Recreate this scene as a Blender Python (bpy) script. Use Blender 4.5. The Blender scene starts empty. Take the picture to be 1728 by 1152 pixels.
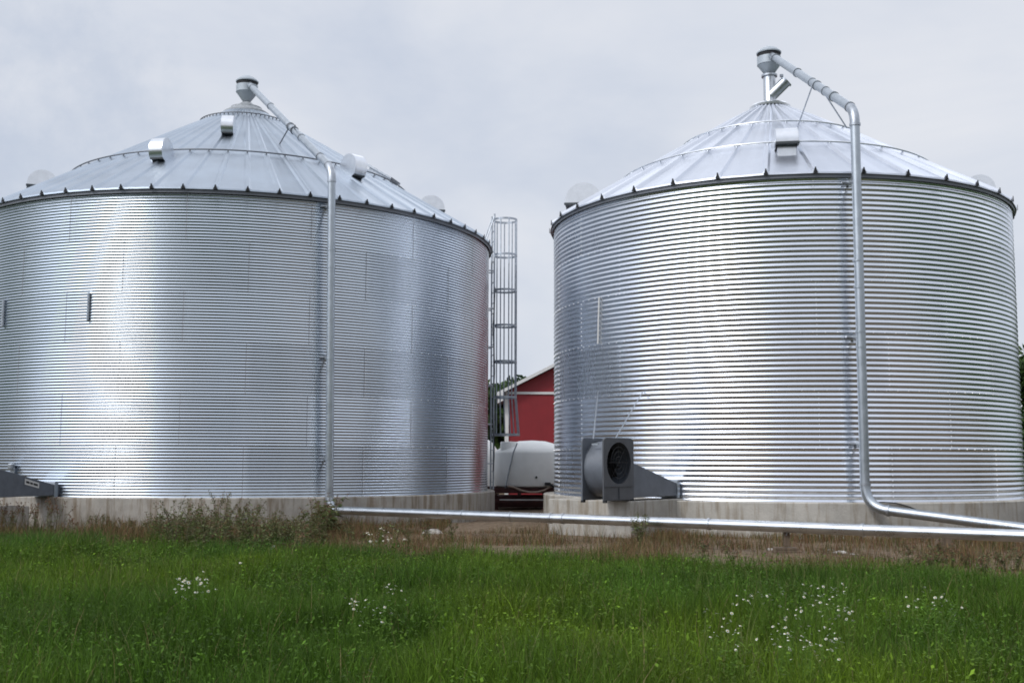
import bpy, math, random
import numpy as np
from mathutils import Vector, Matrix
random.seed(7); RNG = np.random.default_rng(7)
SC = bpy.context.scene; COL = SC.collection
sin, cos, PI, rad = math.sin, math.cos, math.pi, math.radians

# ------------------------------------------------------------------ camera
CAM = Vector((0, 0, 1.45)); PITCH, ROLL, F = 0.1075, 0.0032, 1878.3     # F in pixels of the 1728 px photograph
cam = bpy.data.cameras.new('camera'); cam.sensor_width = 36; cam.lens = 36 * F / 1728
cam.clip_start = 0.1; cam.clip_end = 3000
co = bpy.data.objects.new('camera', cam); COL.objects.link(co)
co.matrix_world = Matrix.Translation(CAM) @ Matrix.Rotation(PI / 2 + PITCH, 4, 'X') @ Matrix.Rotation(ROLL, 4, 'Z')
SC.camera = co
SC.view_settings.view_transform = 'Standard'; SC.view_settings.look = 'None'
SC.cycles.filter_width = 1.8; SC.cycles.sample_clamp_indirect = 2.0; SC.cycles.sample_clamp_direct = 4.0; SC.cycles.blur_glossy = 1.0
SC.view_settings.exposure = 0.0; SC.view_settings.gamma = 1

# ------------------------------------------------------------------ sky and sun (thin overcast, veiled sun behind the viewer on the left)
SUN_AZ, SUN_EL = rad(47), rad(44)            # degrees left of straight behind the viewer; elevation
SUN_DIR = Vector((-sin(SUN_AZ) * cos(SUN_EL), -cos(SUN_AZ) * cos(SUN_EL), sin(SUN_EL)))
w = bpy.data.worlds.new('World'); SC.world = w; w.use_nodes = True
nt = w.node_tree; nt.nodes.clear()
def N(tree, t, **kw):
    n = tree.nodes.new(t)
    for k, v in kw.items(): setattr(n, k, v)
    return n
def setin(n, **kw):
    for k, v in kw.items(): n.inputs[k.replace('_', ' ')].default_value = v
L = nt.links.new
out = N(nt, 'ShaderNodeOutputWorld')
sky = N(nt, 'ShaderNodeTexSky', sky_type='NISHITA', sun_disc=False, sun_elevation=SUN_EL,
        sun_rotation=math.atan2(SUN_DIR.x, SUN_DIR.y), air_density=1.2, dust_density=2.0)
bg1 = N(nt, 'ShaderNodeBackground'); bg1.inputs[1].default_value = 0.08
L(sky.outputs[0], bg1.inputs[0])
tc = N(nt, 'ShaderNodeTexCoord'); nrm = N(nt, 'ShaderNodeVectorMath', operation='NORMALIZE'); L(tc.outputs['Generated'], nrm.inputs[0])
sep = N(nt, 'ShaderNodeSeparateXYZ'); L(nrm.outputs[0], sep.inputs[0])
mp = N(nt, 'ShaderNodeMapping'); mp.inputs['Scale'].default_value = (1, 1, 2.2); mp.inputs['Location'].default_value = (0.35, 0.1, 0.0); L(nrm.outputs[0], mp.inputs[0])
no = N(nt, 'ShaderNodeTexNoise'); setin(no, Scale=2.6, Detail=5.0, Roughness=0.55, Distortion=0.3); L(mp.outputs[0], no.inputs['Vector'])
cr = N(nt, 'ShaderNodeValToRGB'); L(no.outputs['Fac'], cr.inputs[0])
e = cr.color_ramp.elements
e[0].position = 0.30; e[0].color = (0.60, 0.66, 0.78, 1)
e[1].position = 0.66; e[1].color = (0.82, 0.84, 0.895, 1)
m = cr.color_ramp.elements.new(0.5); m.color = (0.725, 0.765, 0.85, 1)
# an overcast sky is brighter overhead
el = N(nt, 'ShaderNodeMapRange', interpolation_type='SMOOTHSTEP'); L(sep.outputs['Z'], el.inputs['Value'])
setin(el, From_Min=0.38, From_Max=0.95, To_Min=1.0, To_Max=1.45)
# added band of bright cloud above the view, whitening the roof reflections
d1 = N(nt, 'ShaderNodeVectorMath', operation='DOT_PRODUCT'); L(nrm.outputs[0], d1.inputs[0]); d1.inputs[1].default_value = (sin(rad(22)), cos(rad(22)), 0)
m1_ = N(nt, 'ShaderNodeMapRange', interpolation_type='SMOOTHSTEP'); L(d1.outputs['Value'], m1_.inputs['Value']); setin(m1_, From_Min=0.55, From_Max=0.80, To_Min=0.0, To_Max=1.0)
m2_ = N(nt, 'ShaderNodeMapRange', interpolation_type='SMOOTHSTEP'); L(sep.outputs['Z'], m2_.inputs['Value']); setin(m2_, From_Min=0.405, From_Max=0.48, To_Min=0.0, To_Max=1.7)
m3_ = N(nt, 'ShaderNodeMapRange', interpolation_type='SMOOTHSTEP'); L(sep.outputs['Z'], m3_.inputs['Value']); setin(m3_, From_Min=0.57, From_Max=0.68, To_Min=1.0, To_Max=0.0)
m4_ = N(nt, 'ShaderNodeMath', operation='MULTIPLY'); L(m1_.outputs[0], m4_.inputs[0]); L(m2_.outputs[0], m4_.inputs[1])
b1 = N(nt, 'ShaderNodeMath', operation='MULTIPLY'); L(m4_.outputs[0], b1.inputs[0]); L(m3_.outputs[0], b1.inputs[1])
d2 = N(nt, 'ShaderNodeVectorMath', operation='DOT_PRODUCT'); L(nrm.outputs[0], d2.inputs[0]); d2.inputs[1].default_value = (-sin(rad(57)) * cos(rad(34)), -cos(rad(57)) * cos(rad(34)), sin(rad(34)))
b2 = N(nt, 'ShaderNodeMapRange', interpolation_type='SMOOTHSTEP'); L(d2.outputs['Value'], b2.inputs['Value'])
setin(b2, From_Min=0.82, From_Max=0.99, To_Min=0.0, To_Max=2.4)
a1 = N(nt, 'ShaderNodeMath', operation='ADD'); L(el.outputs[0], a1.inputs[0]); L(b1.outputs[0], a1.inputs[1])
a2 = N(nt, 'ShaderNodeMath', operation='ADD'); L(a1.outputs[0], a2.inputs[0]); L(b2.outputs[0], a2.inputs[1])
d3 = N(nt, 'ShaderNodeVectorMath', operation='DOT_PRODUCT'); L(nrm.outputs[0], d3.inputs[0]); d3.inputs[1].default_value = Vector((-0.405, 0.95, 0.285)).normalized()
n3 = N(nt, 'ShaderNodeTexNoise'); setin(n3, Scale=13.0, Detail=6.0, Roughness=0.6); L(nrm.outputs[0], n3.inputs['Vector'])
d4 = N(nt, 'ShaderNodeMath', operation='MULTIPLY_ADD'); L(n3.outputs['Fac'], d4.inputs[0]); d4.inputs[1].default_value = 0.028; L(d3.outputs['Value'], d4.inputs[2])
b3 = N(nt, 'ShaderNodeMapRange', interpolation_type='SMOOTHSTEP'); L(d4.outputs[0], b3.inputs['Value']); setin(b3, From_Min=1.003, From_Max=1.017, To_Min=0.0, To_Max=0.5)
mc = N(nt, 'ShaderNodeMix', data_type='RGBA'); L(b3.outputs[0], mc.inputs[0]); L(cr.outputs[0], mc.inputs[6]); mc.inputs[7].default_value = (0.44, 0.525, 0.68, 1)
bg2 = N(nt, 'ShaderNodeBackground'); L(mc.outputs[2], bg2.inputs[0]); L(a2.outputs[0], bg2.inputs[1])
mx = N(nt, 'ShaderNodeMixShader'); mx.inputs[0].default_value = 0.92
L(bg1.outputs[0], mx.inputs[1]); L(bg2.outputs[0], mx.inputs[2]); L(mx.outputs[0], out.inputs[0])
sun = bpy.data.lights.new('sun', 'SUN'); sun.energy = 1.5; sun.angle = rad(10); sun.color = (1, 0.96, 0.9)
so = bpy.data.objects.new('sun', sun); COL.objects.link(so)
so.rotation_euler = SUN_DIR.to_track_quat('Z', 'Y').to_euler(); so.location = (-20, -20, 30)

# ------------------------------------------------------------------ pixel -> point helpers (photograph pixels, real distances)
def ray(px, py):
    a, b = (px - 864) / F, (py - 576) / F
    X, Y = a * cos(ROLL) + b * sin(ROLL), -a * sin(ROLL) + b * cos(ROLL)
    return Vector((X, cos(PITCH) + Y * sin(PITCH), sin(PITCH) - Y * cos(PITCH)))
def at_y(px, py, y): d = ray(px, py); return CAM + d * (y / d.y)
def at_z(px, py, z): d = ray(px, py); return CAM + d * ((z - CAM.z) / d.z)
def at_cyl(px, py, c, R):
    d = ray(px, py); ox, oy = -c[0], -c[1]
    A = d.x * d.x + d.y * d.y; B = d.x * ox + d.y * oy; Q = ox * ox + oy * oy - R * R
    t = (-B - math.sqrt(max(B * B - A * Q, 0))) / A
    return CAM + d * t

# ------------------------------------------------------------------ mesh builder
class MB:
    def __init__(s): s.v = []; s.f = []
    def add(s, vs, fs):
        o = len(s.v); s.v += [tuple(v) for v in vs]; s.f += [tuple(i + o for i in f) for f in fs]; return s
    def box(s, c, size, M=None):
        h = [x / 2 for x in size]; vs = []
        for z in (-1, 1):
            for x, y in ((-1, -1), (1, -1), (1, 1), (-1, 1)):
                p = Vector((x * h[0], y * h[1], z * h[2]))
                vs.append((M @ p if M else p) + Vector(c))
        return s.add(vs, [(3, 2, 1, 0), (4, 5, 6, 7), (0, 1, 5, 4), (1, 2, 6, 5), (2, 3, 7, 6), (3, 0, 4, 7)])
    def tube(s, pts, r, n=12, cap=True):
        pts = [Vector(p) for p in pts]; rs = r if isinstance(r, (list, tuple)) else [r] * len(pts)
        rings = []; prev = None
        for i, p in enumerate(pts):
            t = (pts[min(i + 1, len(pts) - 1)] - pts[max(i - 1, 0)]).normalized()
            if prev is None:
                a = Vector((0, 0, 1)) if abs(t.z) < 0.9 else Vector((1, 0, 0)); u = t.cross(a).normalized()
            else: u = (prev - t * prev.dot(t)).normalized()
            prev = u; v = t.cross(u)
            rings.append([p + (u * cos(2 * PI * k / n) + v * sin(2 * PI * k / n)) * rs[i] for k in range(n)])
        fs = []
        for i in range(len(pts) - 1):
            for k in range(n): fs.append((i * n + k, i * n + (k + 1) % n, (i + 1) * n + (k + 1) % n, (i + 1) * n + k))
        if cap: fs += [tuple(range(n))[::-1], tuple((len(pts) - 1) * n + k for k in range(n))]
        return s.add([q for g in rings for q in g], fs)
    def lathe(s, prof, c=(0, 0, 0), n=32, capb=True, capt=True):
        vs = []; fs = []
        for r, z in prof:
            for k in range(n): vs.append((c[0] + r * cos(2 * PI * k / n), c[1] + r * sin(2 * PI * k / n), c[2] + z))
        for i in range(len(prof) - 1):
            for k in range(n): fs.append((i * n + k, i * n + (k + 1) % n, (i + 1) * n + (k + 1) % n, (i + 1) * n + k))
        if capb: fs.append(tuple(range(n))[::-1])
        if capt: fs.append(tuple((len(prof) - 1) * n + k for k in range(n)))
        return s.add(vs, fs)
    def prism(s, poly, axis):                      # polygon of 3-D points swept along a vector
        n = len(poly); a = Vector(axis); P = [Vector(p) for p in poly]
        fs = [tuple(range(n))[::-1], tuple(range(n, 2 * n))] + [(i, (i + 1) % n, n + (i + 1) % n, n + i) for i in range(n)]
        return s.add(P + [p + a for p in P], fs)
    def build(s, name, mat, parent=None, org=None, smooth=False, bevel=0):
        o = Vector(org) if org is not None else Vector((0, 0, 0))
        if org is None and parent is not None: o = Vector(parent['_org']) if '_org' in parent else o
        me = bpy.data.meshes.new(name); me.from_pydata([(v[0] - o.x, v[1] - o.y, v[2] - o.z) for v in s.v], [], s.f); me.update()
        return link(name, me, mat, parent, smooth, bevel, o)
def link(name, me, mat, parent=None, smooth=False, bevel=0, org=(0, 0, 0)):
    ob = bpy.data.objects.new(name, me); COL.objects.link(ob)
    for m_ in (mat if isinstance(mat, (list, tuple)) else [mat]): me.materials.append(m_)
    if smooth:
        me.polygons.foreach_set('use_smooth', [True] * len(me.polygons))
        try: me.set_sharp_from_angle(angle=rad(40))
        except Exception: pass
    if bevel:
        b = ob.modifiers.new('bevel', 'BEVEL'); b.width = bevel; b.segments = 2; b.limit_method = 'ANGLE'
    if parent is not None:
        ob.parent = parent; ob['_org'] = tuple(org)
    else: ob.location = org
    return ob
def tag(o, label=None, cat=None, group=None, kind=None):
    if label: o['label'] = label
    if cat: o['category'] = cat
    if group: o['group'] = group
    if kind: o['kind'] = kind
    return o
def thing(name, label, cat, loc, group=None):
    o = bpy.data.objects.new(name, None); COL.objects.link(o); o.location = loc; o['_org'] = tuple(loc); o.empty_display_size = 0.2
    return tag(o, label, cat, group)
def npmesh(name, V, Fq, mat, nper, smooth=False, col=None, parent=None, fattr=None):
    """fast mesh: V (n,3), Fq flat loop indices, nper loops per face"""
    me = bpy.data.meshes.new(name)
    nper = np.asarray(nper, dtype=np.int32)
    me.vertices.add(len(V)); me.vertices.foreach_set('co', np.ascontiguousarray(V, dtype=np.float32).ravel())
    me.loops.add(len(Fq)); me.loops.foreach_set('vertex_index', np.ascontiguousarray(Fq, dtype=np.int32))
    me.polygons.add(len(nper))
    me.polygons.foreach_set('loop_start', np.concatenate([[0], np.cumsum(nper)[:-1]]).astype(np.int32))
    if smooth: me.polygons.foreach_set('use_smooth', np.ones(len(nper), dtype=bool))
    me.update(calc_edges=True)
    if col is not None:
        a = me.color_attributes.new('tint', 'FLOAT_COLOR', 'POINT'); a.data.foreach_set('color', np.ascontiguousarray(col, dtype=np.float32).ravel())
    if fattr is not None:
        a = me.attributes.new('tone', 'FLOAT', 'POINT'); a.data.foreach_set('value', np.ascontiguousarray(fattr, dtype=np.float32))
    ob = bpy.data.objects.new(name, me); COL.objects.link(ob); me.materials.append(mat)
    if parent is not None: ob.parent = parent
    return ob

# ------------------------------------------------------------------ materials
def mat(name, col, rough=0.6, metal=0.0, noise=0.0, nscale=6.0, bump=0.0, bscale=40.0, col2=None, spec=0.5, stretch=None, rnoise=0.0):
    m_ = bpy.data.materials.new(name); m_.use_nodes = True; t = m_.node_tree; b = t.nodes['Principled BSDF']
    setin(b, Roughness=rough, Metallic=metal); b.inputs['Base Color'].default_value = (*col, 1)
    b.inputs['Specular IOR Level'].default_value = spec
    tcn = N(t, 'ShaderNodeTexCoord'); src = tcn.outputs['Object']
    if stretch:
        mpn = N(t, 'ShaderNodeMapping'); mpn.inputs['Scale'].default_value = stretch; t.links.new(src, mpn.inputs[0]); src = mpn.outputs[0]
    if noise or col2:
        nn = N(t, 'ShaderNodeTexNoise'); setin(nn, Scale=nscale, Detail=6.0, Roughness=0.6); t.links.new(src, nn.inputs['Vector'])
        rp = N(t, 'ShaderNodeValToRGB'); t.links.new(nn.outputs['Fac'], rp.inputs[0])
        c2 = col2 or tuple(c * (1 - noise) for c in col)
        rp.color_ramp.elements[0].position = 0.32; rp.color_ramp.elements[0].color = (*c2, 1)
        rp.color_ramp.elements[1].position = 0.66; rp.color_ramp.elements[1].color = (*[min(1, c * (1 + noise * 0.5)) for c in col], 1)
        t.links.new(rp.outputs[0], b.inputs['Base Color'])
        if rnoise:
            mr = N(t, 'ShaderNodeMapRange'); t.links.new(nn.outputs['Fac'], mr.inputs['Value']); setin(mr, From_Min=0.3, From_Max=0.7, To_Min=rough - rnoise, To_Max=rough + rnoise)
            t.links.new(mr.outputs[0], b.inputs['Roughness'])
    if bump:
        n2 = N(t, 'ShaderNodeTexNoise'); setin(n2, Scale=bscale, Detail=4.0); t.links.new(src, n2.inputs['Vector'])
        bp = N(t, 'ShaderNodeBump'); setin(bp, Strength=bump, Distance=0.02); t.links.new(n2.outputs['Fac'], bp.inputs['Height']); t.links.new(bp.outputs[0], b.inputs['Normal'])
    return m_
def wall_metal(name, base, rough):
    """galvanised sheet: each sheet has its own tone (attribute 'tone'), spangle and streaks"""
    m_ = bpy.data.materials.new(name); m_.use_nodes = True; t = m_.node_tree; b = t.nodes['Principled BSDF']
    b.inputs['Metallic'].default_value = 1.0
    at = N(t, 'ShaderNodeAttribute', attribute_name='tone')
    tcn = N(t, 'ShaderNodeTexCoord')
    mpn = N(t, 'ShaderNodeMapping'); mpn.inputs['Scale'].default_value = (1.6, 1.6, 0.25); t.links.new(tcn.outputs['Object'], mpn.inputs[0])
    n1 = N(t, 'ShaderNodeTexNoise'); setin(n1, Scale=2.0, Detail=6.0, Roughness=0.6); t.links.new(mpn.outputs[0], n1.inputs['Vector'])
    ad = N(t, 'ShaderNodeMath', operation='MULTIPLY_ADD'); ad.inputs[1].default_value = 0.5; t.links.new(n1.outputs['Fac'], ad.inputs[0]); t.links.new(at.outputs['Fac'], ad.inputs[2])
    rp = N(t, 'ShaderNodeValToRGB'); t.links.new(ad.outputs[0], rp.inputs[0])
    rp.color_ramp.elements[0].position = 0.25; rp.color_ramp.elements[0].color = (*[c * 0.84 for c in base], 1)
    rp.color_ramp.elements[1].position = 1.15; rp.color_ramp.elements[1].color = (*[min(1, c * 1.06) for c in base], 1)
    t.links.new(rp.outputs[0], b.inputs['Base Color'])
    mr = N(t, 'ShaderNodeMapRange'); t.links.new(ad.outputs[0], mr.inputs['Value']); setin(mr, From_Min=0.2, From_Max=1.2, To_Min=rough + 0.03, To_Max=rough - 0.03)
    t.links.new(mr.outputs[0], b.inputs['Roughness'])
    return m_
def leafmat(name, rough=0.55, trans=0.3):
    m_ = bpy.data.materials.new(name); m_.use_nodes = True; t = m_.node_tree; b = t.nodes['Principled BSDF']
    at = N(t, 'ShaderNodeAttribute', attribute_name='tint'); t.links.new(at.outputs['Color'], b.inputs['Base Color'])
    setin(b, Roughness=rough); b.inputs['Specular IOR Level'].default_value = 0.15
    tr = N(t, 'ShaderNodeBsdfTranslucent'); t.links.new(at.outputs['Color'], tr.inputs[0])
    mxn = N(t, 'ShaderNodeMixShader'); mxn.inputs[0].default_value = trans
    t.links.new(b.outputs[0], mxn.inputs[1]); t.links.new(tr.outputs[0], mxn.inputs[2]); t.links.new(mxn.outputs[0], t.nodes['Material Output'].inputs[0])
    return m_
M = {}
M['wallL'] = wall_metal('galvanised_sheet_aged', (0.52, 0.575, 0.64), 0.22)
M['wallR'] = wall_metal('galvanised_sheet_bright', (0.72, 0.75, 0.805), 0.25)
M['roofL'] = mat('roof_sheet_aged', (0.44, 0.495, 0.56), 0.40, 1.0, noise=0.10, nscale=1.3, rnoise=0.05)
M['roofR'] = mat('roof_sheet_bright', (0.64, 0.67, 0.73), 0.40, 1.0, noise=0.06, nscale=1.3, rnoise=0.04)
M['galv'] = mat('galvanised_pipe', (0.44, 0.48, 0.52), 0.42, 1.0, noise=0.12, nscale=5, rnoise=0.06)
M['bright'] = mat('bright_tube', (0.58, 0.605, 0.63), 0.30, 1.0, noise=0.1, nscale=4, rnoise=0.05)
M['ventm'] = mat('vent_sheet', (0.78, 0.80, 0.83), 0.28, 1.0, noise=0.08, nscale=6)
M['mouth'] = mat('dark_vent_mouth', (0.05, 0.058, 0.065), 0.6, 0.3)
M['rodd'] = mat('weathered_rod_eave_shade', (0.16, 0.17, 0.19), 0.55, 0.7)
M['steel'] = mat('dull_steel', (0.42, 0.45, 0.49), 0.45, 0.9, noise=0.2, nscale=9)
M['dark'] = mat('hollow_shade', (0.012, 0.013, 0.016), 0.8)  # near-black standing in for shade in hollows and under the cap brim
M['seal'] = mat('joint_sealant', (0.28, 0.29, 0.32), 0.6, 0.6)
M['bolt'] = mat('zinc_bolt', (0.86, 0.87, 0.88), 0.30, 1.0)
M['fan'] = mat('grey_fan_paint', (0.115, 0.13, 0.155), 0.45, 0.0, noise=0.18, nscale=5, bump=0.05)
M['fand'] = mat('dark_fan_plate', (0.07, 0.075, 0.085), 0.5, 0.0, noise=0.2, nscale=4)
M['recv'] = mat('receiver_grey', (0.40, 0.44, 0.48), 0.5, 0.25, noise=0.10, nscale=6)
M['cap'] = mat('weathered_collar', (0.34, 0.36, 0.38), 0.75, 0.2, noise=0.35, nscale=14, bump=0.3)
M['red'] = mat('red_barn_siding', (0.225, 0.015, 0.020), 0.55, 0.0, noise=0.10, nscale=1.5)
M['white'] = mat('white_trim', (0.62, 0.62, 0.61), 0.5)
M['poly'] = mat('white_polyethylene', (0.85, 0.855, 0.83), 0.42, 0.0, noise=0.07, nscale=2.5)
M['maroon'] = mat('rusty_maroon_frame', (0.055, 0.014, 0.013), 0.7, 0.1, noise=0.4, nscale=5)
M['black'] = mat('black_rubber', (0.012, 0.012, 0.013), 0.5)
M['hose'] = mat('tan_hose', (0.33, 0.25, 0.2), 0.55)
M['wood'] = mat('weathered_wood', (0.13, 0.095, 0.065), 0.85, noise=0.4, nscale=3, stretch=(6, 6, 0.8), bump=0.3)
M['stone'] = mat('pale_stone', (0.45, 0.42, 0.38), 0.85, noise=0.3, nscale=9, bump=0.5, bscale=12)
M['bark'] = mat('bark', (0.07, 0.055, 0.04), 0.9, noise=0.4, nscale=8, bump=0.5)
M['leaf'] = leafmat('leaves'); M['grass'] = leafmat('grass_blades', 0.6, 0.4); M['dry'] = leafmat('dry_stalks', 0.75, 0.2)
M['petal'] = mat('white_petals', (0.78, 0.79, 0.74), 0.7); M['yolk'] = mat('yellow_disc', (0.5, 0.32, 0.03), 0.8)
M['roofbarn'] = mat('barn_roof_sheet', (0.3, 0.31, 0.33), 0.5, 0.5)

def concrete(name, base, streak):
    m_ = bpy.data.materials.new(name); m_.use_nodes = True; t = m_.node_tree; b = t.nodes['Principled BSDF']; lk = t.links.new
    setin(b, Roughness=0.88); b.inputs['Specular IOR Level'].default_value = 0.25
    tcn = N(t, 'ShaderNodeTexCoord')
    n1 = N(t, 'ShaderNodeTexNoise'); setin(n1, Scale=1.1, Detail=8.0, Roughness=0.65); lk(tcn.outputs['Object'], n1.inputs['Vector'])
    mpn = N(t, 'ShaderNodeMapping'); mpn.inputs['Scale'].default_value = (5, 5, 0.5); lk(tcn.outputs['Object'], mpn.inputs[0])
    n2 = N(t, 'ShaderNodeTexNoise'); setin(n2, Scale=1.6, Detail=6.0, Roughness=0.6); lk(mpn.outputs[0], n2.inputs['Vector'])
    r1 = N(t, 'ShaderNodeValToRGB'); lk(n1.outputs['Fac'], r1.inputs[0])
    r1.color_ramp.elements[0].position = 0.3; r1.color_ramp.elements[0].color = (*[c * 0.62 for c in base], 1)
    r1.color_ramp.elements[1].position = 0.62; r1.color_ramp.elements[1].color = (*base, 1)
    r2 = N(t, 'ShaderNodeValToRGB'); lk(n2.outputs['Fac'], r2.inputs[0])
    r2.color_ramp.elements[0].position = 0.36; r2.color_ramp.elements[0].color = (*streak, 1)
    r2.color_ramp.elements[1].position = 0.52; r2.color_ramp.elements[1].color = (1, 1, 1, 1)
    mm = N(t, 'ShaderNodeMix', data_type='RGBA', blend_type='MULTIPLY'); mm.inputs[0].default_value = 0.9
    lk(r1.outputs[0], mm.inputs[6]); lk(r2.outputs[0], mm.inputs[7]); lk(mm.outputs[2], b.inputs['Base Color'])
    n3 = N(t, 'ShaderNodeTexNoise'); setin(n3, Scale=28.0, Detail=6.0); lk(tcn.outputs['Object'], n3.inputs['Vector'])
    bp = N(t, 'ShaderNodeBump'); setin(bp, Strength=0.35, Distance=0.02); lk(n3.outputs['Fac'], bp.inputs['Height']); lk(bp.outputs[0], b.inputs['Normal'])
    return m_
M['concL'] = concrete('old_concrete', (0.43, 0.405, 0.365), (0.55, 0.47, 0.38))
M['concR'] = concrete('pale_concrete', (0.46, 0.44, 0.40), (0.66, 0.6, 0.52))

# ------------------------------------------------------------------ value noise for placement and colour patches
_G = RNG.random((64, 64))
def vnoise(x, y, s):
    x = np.asarray(x) / s + 100; y = np.asarray(y) / s + 100
    i, j = np.floor(x).astype(int), np.floor(y).astype(int); u, v = x - i, y - j
    u, v = u * u * (3 - 2 * u), v * v * (3 - 2 * v)
    g = lambda a, b: _G[a % 64, b % 64]
    return (g(i, j) * (1 - u) + g(i + 1, j) * u) * (1 - v) + (g(i, j + 1) * (1 - u) + g(i + 1, j + 1) * u) * v

# ------------------------------------------------------------------ ground
BASE, EAVE = 0.68, 7.28
CL, RL = Vector((-7.464, 30.32, 0)), 6.81
CR, RR = Vector((6.553, 27.55, 0)), 5.50
def grass_edge(x):      # distance at which the mown-free green grass gives way to dry weeds and soil
    return 17.4 - 0.34 * (np.clip(np.asarray(x), -12, 9) + 7) + 0.7 * (vnoise(x, np.asarray(x) * 0 + 3.0, 1.3) - 0.5)
def make_ground():
    xs = np.concatenate([[-900, -300, -120, -60], np.linspace(-30, 30, 121), [60, 120, 300, 900]])
    ys = np.concatenate([[-900, -200, -60, -20], np.linspace(-8, 44, 105), [60, 100, 200, 500, 1500]])
    X, Y = np.meshgrid(xs, ys)
    near = (np.abs(X) < 29) & (Y > -8) & (Y < 43)
    Z = np.where(near, (vnoise(X, Y, 1.1) - 0.5) * 0.07 + (vnoise(X, Y, 3.7) - 0.5) * 0.08, 0)
    V = np.stack([X, Y, Z], -1).reshape(-1, 3); nx, ny = len(xs), len(ys)
    i = np.arange(ny - 1)[:, None] * nx + np.arange(nx - 1)[None]
    Fq = np.stack([i, i + 1, i + nx + 1, i + nx], -1).reshape(-1)
    m_ = bpy.data.materials.new('soil_and_turf'); m_.use_nodes = True; t = m_.node_tree; b = t.nodes['Principled BSDF']; lk = t.links.new
    setin(b, Roughness=0.95); b.inputs['Specular IOR Level'].default_value = 0.15
    tcn = N(t, 'ShaderNodeTexCoord'); sp = N(t, 'ShaderNodeSeparateXYZ'); lk(tcn.outputs['Object'], sp.inputs[0])
    n1 = N(t, 'ShaderNodeTexNoise'); setin(n1, Scale=0.9, Detail=6.0, Roughness=0.65); lk(tcn.outputs['Object'], n1.inputs['Vector'])
    a = N(t, 'ShaderNodeMath', operation='MULTIPLY_ADD'); lk(sp.outputs[0], a.inputs[0]); a.inputs[1].default_value = 0.34; lk(sp.outputs[1], a.inputs[2])
    a2_ = N(t, 'ShaderNodeMath', operation='MULTIPLY_ADD'); lk(n1.outputs['Fac'], a2_.inputs[0]); a2_.inputs[1].default_value = 1.6; lk(a.outputs[0], a2_.inputs[2])
    mr = N(t, 'ShaderNodeMapRange'); lk(a2_.outputs[0], mr.inputs['Value']); setin(mr, From_Min=15.3, From_Max=16.4)
    far = N(t, 'ShaderNodeMapRange'); lk(sp.outputs[1], far.inputs['Value']); setin(far, From_Min=48.0, From_Max=60.0)
    ax = N(t, 'ShaderNodeMath', operation='ABSOLUTE'); lk(sp.outputs[0], ax.inputs[0])
    axn = N(t, 'ShaderNodeMath', operation='MULTIPLY_ADD'); lk(n1.outputs['Fac'], axn.inputs[0]); axn.inputs[1].default_value = 4.0; lk(ax.outputs[0], axn.inputs[2])
    side = N(t, 'ShaderNodeMapRange'); lk(axn.outputs[0], side.inputs['Value']); setin(side, From_Min=16.5, From_Max=18.5)
    fmax = N(t, 'ShaderNodeMath', operation='MAXIMUM'); lk(far.outputs[0], fmax.inputs[0]); lk(side.outputs[0], fmax.inputs[1])
    n2 = N(t, 'ShaderNodeTexNoise'); setin(n2, Scale=7.0, Detail=8.0, Roughness=0.7); lk(tcn.outputs['Object'], n2.inputs['Vector'])
    rs = N(t, 'ShaderNodeValToRGB'); lk(n2.outputs['Fac'], rs.inputs[0])
    rs.color_ramp.elements[0].position = 0.34; rs.color_ramp.elements[0].color = (0.085, 0.060, 0.040, 1)
    rs.color_ramp.elements[1].position = 0.68; rs.color_ramp.elements[1].color = (0.29, 0.22, 0.155, 1)
    rg = N(t, 'ShaderNodeValToRGB'); lk(n2.outputs['Fac'], rg.inputs[0])
    rg.color_ramp.elements[0].color = (0.012, 0.026, 0.008, 1); rg.color_ramp.elements[1].color = (0.04, 0.07, 0.018, 1)
    m1 = N(t, 'ShaderNodeMix', data_type='RGBA'); lk(mr.outputs[0], m1.inputs[0]); lk(rg.outputs[0], m1.inputs[6]); lk(rs.outputs[0], m1.inputs[7])
    m2 = N(t, 'ShaderNodeMix', data_type='RGBA'); lk(fmax.outputs[0], m2.inputs[0]); lk(m1.outputs[2], m2.inputs[6]); lk(rg.outputs[0], m2.inputs[7])
    lk(m2.outputs[2], b.inputs['Base Color'])
    n3 = N(t, 'ShaderNodeTexNoise'); setin(n3, Scale=22.0, Detail=6.0, Roughness=0.7); lk(tcn.outputs['Object'], n3.inputs['Vector'])
    bp = N(t, 'ShaderNodeBump'); setin(bp, Strength=0.8, Distance=0.05); lk(n3.outputs['Fac'], bp.inputs['Height']); lk(bp.outputs[0], b.inputs['Normal'])
    return tag(npmesh('ground', V, Fq, m_, np.full((nx - 1) * (ny - 1), 4), smooth=True), kind='structure')
make_ground()

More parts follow.
